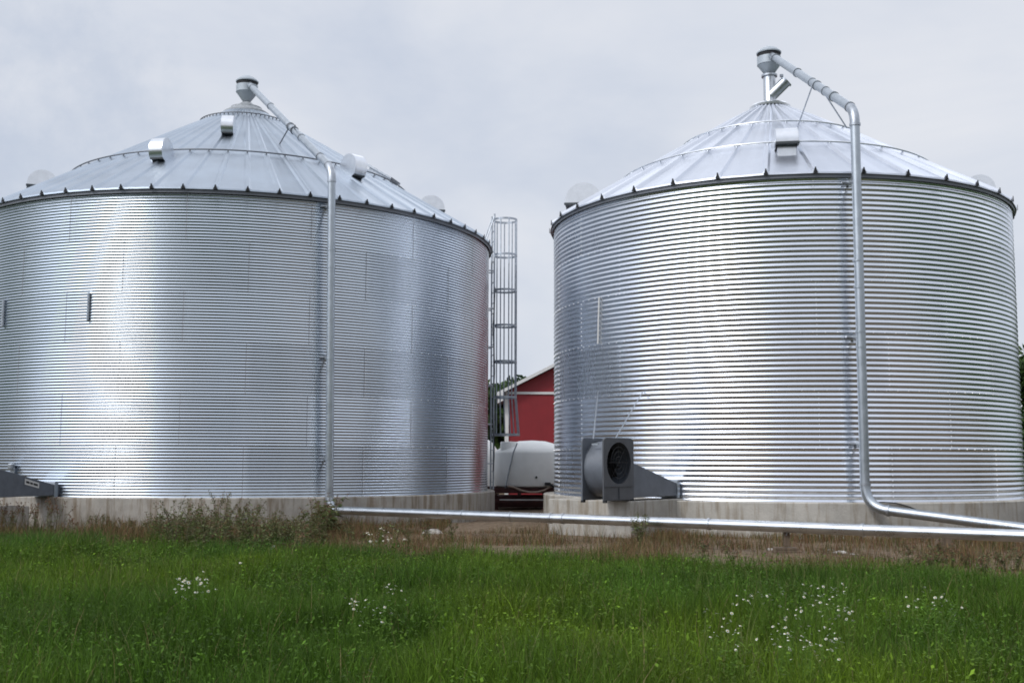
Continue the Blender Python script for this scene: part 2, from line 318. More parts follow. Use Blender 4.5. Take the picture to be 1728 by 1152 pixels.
# ------------------------------------------------------------------ grain bins
def corrugated(name, R, rows, mat_, root, amp, sub, nring, nsheet, phase, seg=288, wave=1.0):
    H = EAVE - BASE; pitch = H / rows; nz = rows * sub + 1
    z = np.linspace(0, H, nz); a = np.linspace(0, 2 * PI, seg, endpoint=False)
    A, Z = np.meshgrid(a, z)
    ring = np.minimum((Z / H * nring).astype(int), nring - 1)
    sh = np.floor((A + phase + (ring % 2) * PI / nsheet) / (2 * PI / nsheet)).astype(int) % nsheet
    tone = RNG.random((nring, nsheet))[ring, sh]
    # broad waviness of the thin sheets, a little different on every one
    ph = RNG.random((nring, nsheet, 3))[ring, sh] * 6.28
    wav = (0.0006 * np.sin(A * 11 + ph[..., 0]) + 0.0001 * np.sin(A * 31 + ph[..., 1])) * np.sin(Z * 2.6 + ph[..., 2] * 0.6)
    wav *= wave * np.clip(np.sin(PI * ((Z / H * nring) % 1)) * 1.6, 0, 1) * np.clip(np.abs(np.sin((A + phase + (ring % 2) * PI / nsheet) * nsheet / 2)) * 2.5, 0, 1)
    r = R + amp * np.cos(2 * PI * Z / pitch) + wav + 0.0012 * (ring % 2)
    V = np.stack([r * np.cos(A), r * np.sin(A), Z + BASE], -1).reshape(-1, 3)
    i = np.arange(nz - 1)[:, None] * seg + np.arange(seg)[None]; j = np.arange(nz - 1)[:, None] * seg + (np.arange(seg)[None] + 1) % seg
    Fq = np.stack([i, j, j + seg, i + seg], -1).reshape(-1)
    return npmesh(name, V, Fq, mat_, np.full((nz - 1) * seg, 4), smooth=True, parent=root, fattr=tone.reshape(-1)), pitch
def bolts_and_seams(R, rows, root, amp, nring, nsheet, phase, wallob, seams, bolt_r, to_cam, hstep):
    """vertical lap joints with their bolt rows; horizontal lap joints with bolts"""
    H = EAVE - BASE; pitch = H / rows; B = MB()
    def bolt(a, z):
        rr = R + amp * cos(2 * PI * z / pitch) + 0.002
        n = Vector((cos(a), sin(a), 0)); t = Vector((-sin(a), cos(a), 0)); c = n * rr; c.z = BASE + z
        vs = [c + (t * cos(k * PI / 3) + Vector((0, 0, 1)) * sin(k * PI / 3)) * bolt_r for k in range(6)]
        vs += [v + n * bolt_r * 0.8 - (v - c) * 0.4 for v in vs]
        B.add(vs, [(6, 7, 8, 9, 10, 11)] + [(k, (k + 1) % 6, 6 + (k + 1) % 6, 6 + k) for k in range(6)])
    facing = lambda a: cos(a - to_cam) > -0.12
    for g in range(nring):
        for s_ in range(nsheet):
            a = -phase - (g % 2) * PI / nsheet + s_ * 2 * PI / nsheet
            if not facing(a): continue
            nb = rows // nring
            for k in range(nb + 1): bolt(a + 0.02 / R, min(g * H / nring + k * pitch, H - 0.02))
            if seams:
                zs = np.linspace(g * H / nring, (g + 1) * H / nring, nb * 8 + 1); wv = []
                for z_ in zs:
                    rr = R + amp * cos(2 * PI * z_ / pitch) + 0.0028
                    for da in (-0.006 / R, 0.006 / R): wv.append((rr * cos(a + da), rr * sin(a + da), BASE + z_))
                J = MB(); J.add(wv, [(2 * q, 2 * q + 1, 2 * q + 3, 2 * q + 2) for q in range(len(zs) - 1)]); J.build('lap_joint', M['seal'], root, org=(0, 0, 0), smooth=True)
    for g in range(1, nring):
        n = int(2 * PI * R / hstep)
        for k in range(n):
            a = 2 * PI * k / n
            if facing(a): bolt(a, round(g * H / nring / pitch) * pitch)
    B.build('bolts', M['bolt'], root, org=(0, 0, 0))['kind'] = 'stuff'

SLOPE = 0.60
def roof_z(R, rho): return EAVE + 0.01 + (R + 0.10 - rho) * SLOPE
def make_roof(R, npan, phase, mat_, root, rin, ribh):
    re = R + 0.10; nr = 14
    vs = []; fs = []; per = 8
    for ir in range(nr):
        rho = re + (rin - re) * ir / (nr - 1); sp = 2 * PI * rho / npan
        wb = min(0.075, sp * 0.40); wt = wb * 0.4; h = ribh * min(1, sp / 0.22)
        for k in range(npan):
            a0 = phase + 2 * PI * k / npan
            prof = [(-wb, 0), (-wt, h), (wt, h), (wb, 0), (sp * 0.30, 0.003), (sp * 0.5, -0.004), (sp * 0.70, 0.003), (sp - wb * 1.01, 0)]
            for d, hh in prof:
                a = a0 + d / rho; n = Vector((cos(a), sin(a), 0)); zz = roof_z(R, rho) + hh
                # a real panel is flat between its ribs, not rounded
                q = ((a - phase) % (2 * PI / npan)); chord = cos(PI / npan) / max(cos(q - PI / npan), 0.5)
                vs.append((n.x * rho * chord, n.y * rho * chord, zz))
    n = npan * per
    for ir in range(nr - 1):
        for k in range(n): fs.append((ir * n + k, ir * n + (k + 1) % n, (ir + 1) * n + (k + 1) % n, (ir + 1) * n + k))
    # turned-down lip at the eave and the soffit back to the wall
    b0 = len(vs)
    for k in range(n):
        x, y, z = vs[k]; s_ = 1 + 0.004 / re; vs.append((x * s_, y * s_, EAVE - 0.025))
    for k in range(n): fs.append((k, b0 + k, b0 + (k + 1) % n, (k + 1) % n))
    me = bpy.data.meshes.new('roof'); me.from_pydata(vs, [], fs); me.update()
    ro = link('roof', me, mat_, root)
    so_ = MB(); m_ = 96
    so_.add([((re - 0.004) * cos(2 * PI * k / m_), (re - 0.004) * sin(2 * PI * k / m_), EAVE - 0.03) for k in range(m_)] + [((R - 0.03) * cos(2 * PI * k / m_), (R - 0.03) * sin(2 * PI * k / m_), EAVE - 0.02) for k in range(m_)],
            [(k, (k + 1) % m_, m_ + (k + 1) % m_, m_ + k) for k in range(m_)])
    so_.build('soffit', M['steel'], ro, org=(0, 0, 0))
    bd = MB(); bd.lathe([(R + 0.055, EAVE - 0.105), (R + 0.06, EAVE - 0.10), (R + 0.06, EAVE - 0.032)], n=128, capb=False, capt=False); bd.build('eave_flashing_shade', M['rodd'], ro, org=(0, 0, 0), smooth=True)  # dark flashing; shade of the eave gap is also put into its colour
    # dark caps on the open rib ends, shade of the hollow put into their colour
    eb = MB(); eb.prism([(0.012, -0.050, -0.03), (0.012, -0.022, ribh * 0.6), (0.012, -0.011, ribh + 0.03), (0.012, 0.011, ribh + 0.03), (0.012, 0.022, ribh * 0.6), (0.012, 0.050, -0.03)], (0.012, 0, 0))
    first = None
    for k in range(npan):
        a = phase + 2 * PI * k / npan
        if first is None: first = eb.build('rib_end', M['dark'], ro, org=(0, 0, 0)); o = first
        else: o = first.copy(); COL.objects.link(o); o.parent = ro
        o.location = (re * cos(a), re * sin(a), roof_z(R, re)); o.rotation_euler = (0, 0, a)
    return ro
def stiff_ring(root, R, rho, mat_, off, npan, phase, rr=0.018):
    b = MB(); n = 160; z = roof_z(R, rho) + off
    pts = [(rho * cos(2 * PI * k / n), rho * sin(2 * PI * k / n), z) for k in range(n + 1)]
    b.tube(pts, rr, 8, cap=False)
    for k in range(npan):
        a = phase + 2 * PI * k / npan
        b.tube([(rho * cos(a), rho * sin(a), z), (rho * cos(a), rho * sin(a), roof_z(R, rho))], 0.016, 6)
    b.build('stiffener_ring', mat_, root, org=(0, 0, 0), smooth=True)
def make_vent(root, R, az, rho, s=1.0, mat_=None, W_=0.23, deep=False):
    """gooseneck roof vent: neck, rounded hood, two round cheeks, dark mouth facing down-slope"""
    W_ = W_ * s
    zr = roof_z(R, rho)
    nf = 0.10 if deep else 0.25
    nb = MB(); nb.prism([(-0.20 * s, -W_ * 0.86, 0.32 * s), (-0.20 * s, -W_ * 0.86, -0.02), (nf * s, -W_ * 0.86, -0.10 - nf * 0.6 * s), (nf * s, -W_ * 0.86, 0.12 * s)], (0, 2 * W_ * 0.86, 0))
    me = bpy.data.meshes.new('roof_vent'); me.from_pydata(nb.v, [], nb.f); v = link('roof_vent', me, mat_, root)
    v.location = (rho * cos(az), rho * sin(az), zr); v.rotation_euler = (0, 0, az)
    r0 = 0.34 * s; cx, cz = 0.09 * s, 0.14 * s
    arc = [(cx + r0 * cos(t), cz + r0 * sin(t)) for t in np.linspace(rad(-38 if deep else -8), rad(196), 26)]
    hb = MB(); hv = []
    for x, z in arc: hv += [(x, -W_, z), (x, W_, z)]
    hb.add(hv, [(2 * i, 2 * i + 1, 2 * i + 3, 2 * i + 2) for i in range(len(arc) - 1)])
    h = hb.build('hood', mat_, v, org=(0, 0, 0), smooth=True)
    for sy in (-1, 1):
        cb = MB(); pts = [(x, sy * (W_ - 0.003), z) for x, z in arc] + [((0.12 if deep else 0.25) * s, sy * (W_ - 0.003), cz - (0.31 if deep else 0.06) * s)]
        cb.prism(pts, (0, sy * 0.012, 0)); cb.build('cheek', mat_, v, org=(0, 0, 0))
    mb = MB(); mb.add([(arc[0][0] - 0.01, -W_ + 0.01, arc[0][1] + 0.01), (arc[0][0] - 0.01, W_ - 0.01, arc[0][1] + 0.01), ((0.13 if deep else 0.255) * s, W_ - 0.01, cz - (0.30 if deep else 0.03) * s), ((0.13 if deep else 0.255) * s, -W_ + 0.01, cz - (0.30 if deep else 0.03) * s)], [(0, 1, 2, 3)])  # dark sheet across the opening, its inner shade put into the colour
    for sy in (() if deep else (-1, 1)): mb.box((0.30 * s, sy * (W_ + 0.012), cz - 0.055 * s), (0.29 * s, 0.012, 0.06))
    mb.prism([(arc[0][0] + 0.004, -W_, arc[0][1] - 0.03), (arc[0][0] + 0.004, -W_, arc[0][1] + 0.02), (arc[0][0] - 0.05, -W_, arc[0][1] + 0.02), (arc[0][0] - 0.05, -W_, arc[0][1] - 0.03)], (0, 2 * W_, 0)); mb.build('mouth', M['mouth'], v, org=(0, 0, 0))
    return v

toL = math.atan2(-CL.y, -CL.x); toR = math.atan2(-CR.y, -CR.x)      # direction from each bin to the viewer
def phase_from(px, py, c, R, npan):
    p = at_cyl(px, py, c, R + 0.1); return math.atan2(p.y - c.y, p.x - c.x) % (2 * PI / npan)

def foundation(root, R, mat_, n=96):
    b = MB(); b.lathe([(R, -0.3), (R, BASE - 0.02), (R - 0.02, BASE), (R - 0.6, BASE + 0.0)], n=n)
    return b.build('foundation', mat_, root, org=(0, 0, 0), smooth=True)

# --- left bin
binL = thing('grain_bin', 'wide grey grain bin with tight ridges and a sun streak, caged ladder at its side', 'grain bin', (CL.x, CL.y, 0), 'corrugated steel grain bins')
phL = phase_from(418, 320, CL, RL, 64)
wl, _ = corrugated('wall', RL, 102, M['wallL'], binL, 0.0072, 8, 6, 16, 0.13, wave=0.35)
bolts_and_seams(RL, 102, binL, 0.0072, 6, 16, 0.13, wl, True, 0.008, toL, 0.24)
foundation(binL, RL + 0.2, M['concL'])
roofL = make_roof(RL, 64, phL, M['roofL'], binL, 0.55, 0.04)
stiff_ring(binL, RL, 4.55, M['rodd'], 0.085, 64, phL)
stiff_ring(binL, RL, 1.25, M['rodd'], 0.07, 64, phL, 0.015)
zc = roof_z(RL, 0.62)
cb = MB(); cb.lathe([(0.66, -0.06), (0.64, 0.03), (0.44, 0.16), (0.43, 0.20), (0.25, 0.27), (0.13, 0.36)], (0, 0, zc), 40); cb.build('peak_cap', M['cap'], binL, org=(0, 0, 0), smooth=True)
for da, rho, s in ((-22, 4.97, 0.95), (-8, 2.95, 0.88), (30.5, 5.0, 1.0), (-82, 5.05, 1.1), (83, 5.1, 1.1)):
    make_vent(binL, RL, toL + rad(da), rho, s, M['ventm'], 0.16, abs(da) < 60)
b = MB(); az = toL + rad(62); Mh = Matrix.Rotation(az, 3, 'Z') @ Matrix.Rotation(math.atan(SLOPE), 3, 'Y'); n = Vector((cos(az), sin(az), 0))
b.box(n * 4.1 + Vector((0, 0, roof_z(RL, 4.1) + 0.16)), (0.85, 0.7, 0.05), Mh); b.box(n * 4.1 + Vector((0, 0, roof_z(RL, 4.1) + 0.06)), (0.7, 0.55, 0.2), Mh); b.build('roof_hatch', M['steel'], binL, org=(0, 0, 0))
# --- right bin
binR = thing('grain_bin', 'brighter grain bin with coarser corrugations and a grey fan at its foot', 'grain bin', (CR.x, CR.y, 0), 'corrugated steel grain bins')
phR = phase_from(1376, 288, CR, RR, 36)
wr, _ = corrugated('wall', RR, 63, M['wallR'], binR, 0.0088, 10, 6, 12, 0.35)
bolts_and_seams(RR, 63, binR, 0.0088, 6, 12, 0.35, wr, False, 0.011, toR, 0.24)
foundation(binR, RR + 0.27, M['concR'])
roofR = make_roof(RR, 36, phR, M['roofR'], binR, 0.42, 0.06)
stiff_ring(binR, RR, 3.85, M['ventm'], 0.085, 36, phR, 0.022)
stiff_ring(binR, RR, 2.25, M['ventm'], 0.085, 36, phR, 0.022)
zc = roof_z(RR, 0.48)
cb = MB(); cb.lathe([(0.50, 0.02), (0.51, 0.07), (0.46, 0.11), (0.22, 0.20)], (0, 0, zc), 40); cb.build('peak_cap', M['ventm'], binR, org=(0, 0, 0), smooth=True)
for da, rho, s in ((4.2, 4.28, 0.98), (-84, 4.62, 1.38), (88, 4.75, 1.05)):
    make_vent(binR, RR, toR + rad(da), rho, s, M['ventm'])
# fittings on the walls
b = MB(); p = at_cyl(1011, 540, CR, RR + 0.03)
t0, t1 = at_cyl(1011, 502, CR, RR + 0.03), at_cyl(1009, 580, CR, RR + 0.03)
b.tube([t0, t1], 0.02, 6); b.build('level_strip', M['white'], binR, org=(CR.x, CR.y, 0))
for x0, y0, x1, y1 in ((150, 494, 148, 540), (6, 506, 4, 551)):
    b = MB(); b.tube([at_cyl(x0, y0, CL, RL + 0.03), at_cyl(x1, y1, CL, RL + 0.03)], 0.03, 6); b.build('wall_bracket', M['steel'], binL, org=(CL.x, CL.y, 0))
b = MB(); c = at_cyl(19, 787, CL, RL + 0.08); b.lathe([(0.07, -0.06), (0.075, 0.05), (0.03, 0.08)], c, 14); b.box(c + Vector((0.03, 0.05, -0.1)), (0.1, 0.12, 0.14)); b.build('sensor_head', M['steel'], binL, org=(CL.x, CL.y, 0), bevel=0.01)

# ------------------------------------------------------------------ receivers and conveying pipes
def receiver(c, zb, label, stem, az):
    """cyclone receiver: domed cap over a dark band of painted brim shade, drum, cone; stem = height of the tube it stands on"""
    t = thing('cyclone_receiver', label, 'receiver', (c.x, c.y, zb), 'cyclone receivers on the bin peaks')
    o = (c.x, c.y, zb); z = stem
    if stem > 0:
        b = MB(); b.lathe([(0.165, 0), (0.155, 0.02), (0.155, stem)], o, 28); b.build('standpipe', M['bright'], t, smooth=True)
        b = MB(); b.lathe([(0.155, stem - 0.05), (0.20, stem - 0.05), (0.20, stem), (0.155, stem)], o, 28); b.build('flange', M['steel'], t, smooth=True)
    b = MB(); b.lathe([(0.10, z), (0.12, z + 0.02), (0.285, z + 0.25)], o, 36); b.build('cone', M['recv'], t, smooth=True)
    b = MB(); b.lathe([(0.285, z + 0.25), (0.30, z + 0.26), (0.30, z + 0.46), (0.285, z + 0.465)], o, 36); b.build('drum', M['recv'], t, smooth=True)
    b = MB(); b.lathe([(0.285, z + 0.465), (0.29, z + 0.56), (0.28, z + 0.58)], o, 36); b.build('brim_shade', M['dark'], t, smooth=True)  # dark band with the shade under the cap brim put into its colour
    b = MB(); b.lathe([(0.31, z + 0.555), (0.315, z + 0.585), (0.24, z + 0.665), (0.11, z + 0.735), (0.02, z + 0.75)], o, 36, capb=True); b.build('cap', M['recv'], t, smooth=True)
    return t
zL = at_y(413, 172, CL.y).z; zR0 = roof_z(RR, 0.48) + 0.15
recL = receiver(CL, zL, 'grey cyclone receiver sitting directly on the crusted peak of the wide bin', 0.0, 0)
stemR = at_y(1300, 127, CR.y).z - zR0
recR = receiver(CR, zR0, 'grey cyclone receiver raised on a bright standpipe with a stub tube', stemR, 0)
b = MB(); o = Vector((CR.x, CR.y, zR0)); q0 = o + Vector((0.02, -0.05, 0.20)); q1 = at_y(1327, 137, CR.y - 0.2)
b.tube([q0, q1], 0.145, 20); d = (q1 - q0).normalized(); b.tube([q1 - d * 0.03, q1 + d * 0.015], 0.17, 20)
b.build('stub_tube', M['bright'], recR, smooth=True)
b = MB(); b.box(q1 + Vector((-0.12, 0, 0.14)), (0.08, 0.06, 0.06)); b.build('latch', M['steel'], recR)

def arc_pts(a, b_, c, r, n=8):
    """round the corner at b_ between a and c"""
    a, b_, c = Vector(a), Vector(b_), Vector(c); u = (a - b_).normalized(); v = (c - b_).normalized()
    p0, p1 = b_ + u * r, b_ + v * r
    return [p0 * (1 - t) ** 2 + b_ * 2 * t * (1 - t) + p1 * t * t for t in np.linspace(0, 1, n)]
def collar(b, p, d, r, w_=0.05): d = Vector(d).normalized(); b.tube([Vector(p) - d * w_ / 2, Vector(p) + d * w_ / 2], r, 20)
def mid(a, b_, t): return Vector(a) * (1 - t) + Vector(b_) * t

# right pipe
PR = 0.092
topR = at_cyl(1442, 186, CR, RR + 0.42); botR = at_cyl(1457, 850, CR, RR + 0.42)
azp = math.atan2(topR.y - CR.y, topR.x - CR.x)
botR.x, botR.y = mid(topR, botR, 0.35).x * 1.0, mid(topR, botR, 0.35).y
recz = zR0 + stemR + 0.40
startR = Vector((CR.x + 0.28 * cos(azp), CR.y + 0.28 * sin(azp), recz))
t = thing('grain_pipe', 'galvanised grain pipe from the raised receiver down the brighter bin, then off to the right', 'pipe', (botR.x, botR.y, 0), 'grain conveying pipes')
bR = Vector((botR.x, botR.y, at_y(1455, 862, botR.y).z))
endR = at_z(1745, 893, 0.30)
hz = at_y(1482, 868, botR.y - 0.25)
e0 = arc_pts(startR, topR, bR, 0.30); e1 = arc_pts(topR, bR, hz, 0.30, 6); e1 = arc_pts(topR, Vector((bR.x, bR.y, hz.z + 0.12)), endR, 0.45, 12)
b = MB(); b.tube([startR, e0[0]], PR, 24); b.build('roof_pipe', M['galv'], t, smooth=True)
b = MB(); b.tube(e0, PR + 0.006, 24); b.build('elbow', M['steel'], t, smooth=True)
b = MB(); b.tube([e0[-1], e1[0]], PR, 24); b.build('downpipe', M['galv'], t, smooth=True)
b = MB(); b.tube(e1, PR + 0.006, 24); b.build('elbow', M['galv'], t, smooth=True)
b = MB(); b.tube([e1[-1], mid(e1[-1], endR, 0.33), mid(e1[-1], endR, 0.66), endR, endR + (endR - e1[-1]).normalized() * 6], PR, 24); b.build('ground_pipe', M['galv'], t, smooth=True)
for p, d in ((mid(startR, topR, 0.05), topR - startR), (mid(startR, topR, 0.36), topR - startR), (mid(startR, topR, 0.60), topR - startR), (mid(startR, topR, 0.79), topR - startR), (e0[0], topR - startR),
             (e0[-1], (0, 0, 1)), (e1[0], (0, 0, 1)), (e1[-1], endR - e1[-1])):
    b = MB(); collar(b, p, d, PR + 0.018, 0.05); b.build('coupling', M['steel'], t, smooth=True)
for yv in (440, 485, 560, 585, 775):
    p = Vector((botR.x, botR.y, at_y(1450, yv, botR.y).z)); b = MB(); collar(b, p, (0, 0, 1), PR + 0.010, 0.03); b.build('coupling', M['galv'], t, smooth=True)
for yv in (300, 565, 748):                                              # stand-off brackets back to the wall
    p = Vector((botR.x, botR.y, at_y(1447, yv, botR.y).z)); n = Vector((cos(azp), sin(azp), 0)); tt = Vector((-sin(azp), cos(azp), 0))
    b = MB(); b.box(p - n * 0.21, (0.36, 0.05, 0.10), Matrix.Rotation(azp, 3, 'Z')); b.tube([p - n * 0.40 + tt * -0.14, p - n * 0.40 + tt * 0.14], 0.035, 8)
    b.build('bracket', M['steel'], t)
def roof_point(c, R, px, py):                                           # where a line of sight meets the cone of the roof
    d = ray(px, py); best = None
    for k in range(4000):
        p = CAM + d * (15 + k * 0.006); rho = math.hypot(p.x - c.x, p.y - c.y)
        if rho < R + 0.1 and p.z < roof_z(R, rho): return p
    return CAM + d * 25
for (px, py, f_) in ((1346, 214, 0.545), (1429, 216, 0.70)):
    b = MB(); a0 = mid(startR, topR, f_); b.tube([a0 - Vector((0, 0, PR)), roof_point(CR, RR, px, py)], 0.016, 8); collar(b, a0, topR - startR, PR + 0.012, 0.04); b.build('brace', M['steel'], t, smooth=True)
# left pipe with its long run along the ground
PL = 0.085
topL = at_cyl(560, 285, CL, RL + 0.40); azl = math.atan2(topL.y - CL.y, topL.x - CL.x)
botL = at_cyl(556, 838, CL, RL + 0.33)
startL = Vector((CL.x + 0.28 * cos(azl), CL.y + 0.28 * sin(azl), zL + 0.40))
t = thing('grain_pipe', 'long galvanised pipe down the wide bin and along the ground before both bins', 'pipe', (botL.x, botL.y, 0), 'grain conveying pipes')
g0 = at_y(585, 862, botL.y - 0.08); g1 = at_z(1728, 904, 0.46); g2 = g1 + (g1 - g0) * 0.35
lowL = Vector((botL.x, botL.y, g0.z + 0.02))
e0 = arc_pts(startL, topL, lowL, 0.28); e1 = arc_pts(topL, lowL, g1, 0.30)
b = MB(); b.tube([startL, e0[0]], PL, 24); b.build('roof_pipe', M['galv'], t, smooth=True)
b = MB(); b.tube(e0, PL + 0.006, 24); b.build('elbow', M['steel'], t, smooth=True)
b = MB(); b.tube([e0[-1], mid(e0[-1], e1[0], 0.5), e1[0]], PL, 24); b.build('downpipe', M['galv'], t, smooth=True)
b = MB(); b.tube(e1, PL + 0.005, 24); b.build('elbow', M['galv'], t, smooth=True)
b = MB(); b.tube([e1[-1]] + [mid(e1[-1], g2, k / 12) for k in range(1, 13)], PL, 28); b.build('ground_pipe', M['bright'], t, smooth=True)
for p, d in ((mid(startL, topL, 0.04), topL - startL), (mid(startL, topL, 0.30), topL - startL), (mid(startL, topL, 0.56), topL - startL), (mid(startL, topL, 0.68), topL - startL), (mid(startL, topL, 0.88), topL - startL),
             (e0[0], topL - startL), (e0[-1], (0, 0, 1)), (e1[0], (0, 0, 1))) + tuple((mid(e1[-1], g2, f_), g2 - g1) for f_ in (0.19, 0.255, 0.305, 0.32, 0.48, 0.62, 0.75)):
    b = MB(); collar(b, p, d, PL + 0.012, 0.045); b.build('coupling', M['steel'] if d != g2 - g1 else M['bright'], t, smooth=True)
for yv in (425, 455, 610, 735, 755):
    q = mid(topL, lowL, (yv - 285) / (862 - 285)); b = MB(); collar(b, q, (0, 0, 1), PL + 0.010, 0.03); b.build('coupling', M['galv'], t, smooth=True)
for yv in (345, 606, 776):
    q = mid(topL, lowL, (yv - 285) / (862 - 285)); n = Vector((cos(azl), sin(azl), 0)); tt = Vector((-sin(azl), cos(azl), 0))
    b = MB(); b.box(q - n * 0.19, (0.34, 0.05, 0.10), Matrix.Rotation(azl, 3, 'Z')); b.tube([q - n * 0.36 + tt * -0.12, q - n * 0.36 + tt * 0.12], 0.03, 8); b.build('bracket', M['steel'], t)
for (px, py, f_, px2) in ((472, 243, 0.555, 0), (498, 212, 0.60, 0)):
    b = MB(); a0 = mid(startL, topL, f_); collar(b, a0, topL - startL, PL + 0.02, 0.05); b.tube([a0 + Vector((0, 0, 0.05)), roof_point(CL, RL, px, py)], 0.016, 8); b.build('brace', M['rodd'], t, smooth=True)

# ------------------------------------------------------------------ caged ladder
azd = toL + rad(88)
ua = Vector((cos(azd), sin(azd), 0)); ub = Vector((-sin(azd), cos(azd), 0))
foot = CL + ua * (RL + 0.25); yl = foot.y
zt = at_y(830, 366, yl).z
t = thing('caged_ladder', 'galvanised ladder with a round safety cage standing against the wide bin above the white tank', 'ladder', (foot.x, foot.y, BASE))
for s_ in (-1, 1):
    b = MB(); b.tube([foot + ub * 0.2 * s_ + Vector((0, 0, BASE)), foot + ub * 0.2 * s_ + Vector((0, 0, zt + 0.05))], 0.024, 8); b.build('rail', M['steel'], t)
z = BASE + 0.2
while z < zt:
    b = MB(); b.tube([foot - ub * 0.2 + Vector((0, 0, z)), foot + ub * 0.2 + Vector((0, 0, z))], 0.013, 6); b.build('rung', M['steel'], t); z += 0.3
RC = 0.34
def hoop(z, r, cx):
    b = MB(); vs = []; n = 40
    for k in range(n + 1):
        a = -PI + 2 * PI * k / n; p = foot + ua * (cx + r * cos(a)) + ub * r * sin(a)
        vs += [p + Vector((0, 0, z - 0.03)), p + Vector((0, 0, z + 0.03)), p + (ua * cos(a) + ub * sin(a)) * 0.006 + Vector((0, 0, z + 0.03)), p + (ua * cos(a) + ub * sin(a)) * 0.006 + Vector((0, 0, z - 0.03))]
    fs = []
    for k in range(n):
        for q in range(4): fs.append((4 * k + q, 4 * k + (q + 1) % 4, 4 * k + 4 + (q + 1) % 4, 4 * k + 4 + q))
    b.add(vs, fs); b.build('cage_hoop', M['steel'], t, smooth=True)
hz_ = [at_y(848, y, yl).z for y in (371, 430.5, 490, 549.5, 610, 670)]; zb = at_y(850, 733, yl).z
for z in hz_: hoop(z, RC, RC + 0.02)
hoop(zb, RC + 0.05, RC + 0.06)
for k in range(7):
    a = rad(-125 + 250 * k / 6); d = ua * cos(a) + ub * sin(a)
    b = MB(); top_ = foot + ua * (RC + 0.02) + d * (RC - 0.008); low_ = foot + ua * (RC + 0.06) + d * (RC + 0.045)
    b.tube([top_ + Vector((0, 0, hz_[0] + 0.03)), top_ + Vector((0, 0, hz_[5])), low_ + Vector((0, 0, zb))], 0.02, 6); b.build('cage_bar', M['steel'], t)
for s_ in (-1, 1):
    b = MB(); b.tube([foot + ub * 0.2 * s_ + Vector((0, 0, zt)), CL + ua * (RL - 0.1) + ub * 0.3 * s_ + Vector((0, 0, roof_z(RL, RL - 0.12) + 0.02))], 0.016, 6); b.build('brace', M['steel'], t)
for z in np.arange(1.4, 7.0, 1.1):
    b = MB(); b.tube([foot - ub * 0.2 + Vector((0, 0, z)), foot - ub * 0.2 - ua * 0.27 + Vector((0, 0, z))], 0.02, 6); b.tube([foot + ub * 0.2 + Vector((0, 0, z)), foot + ub * 0.2 - ua * 0.27 + Vector((0, 0, z))], 0.02, 6); b.build('bracket', M['steel'], t)
cb = MB(); n_ = 14; pts = [foot - ua * 0.02 - ub * 0.28 + Vector((0.03 * sin(k * 1.1), 0, z)) for k, z in enumerate(np.linspace(BASE + 0.5, 6.4, n_))]
cb.tube(pts, 0.014, 6); cb.build('cable', M['black'], t, smooth=True)

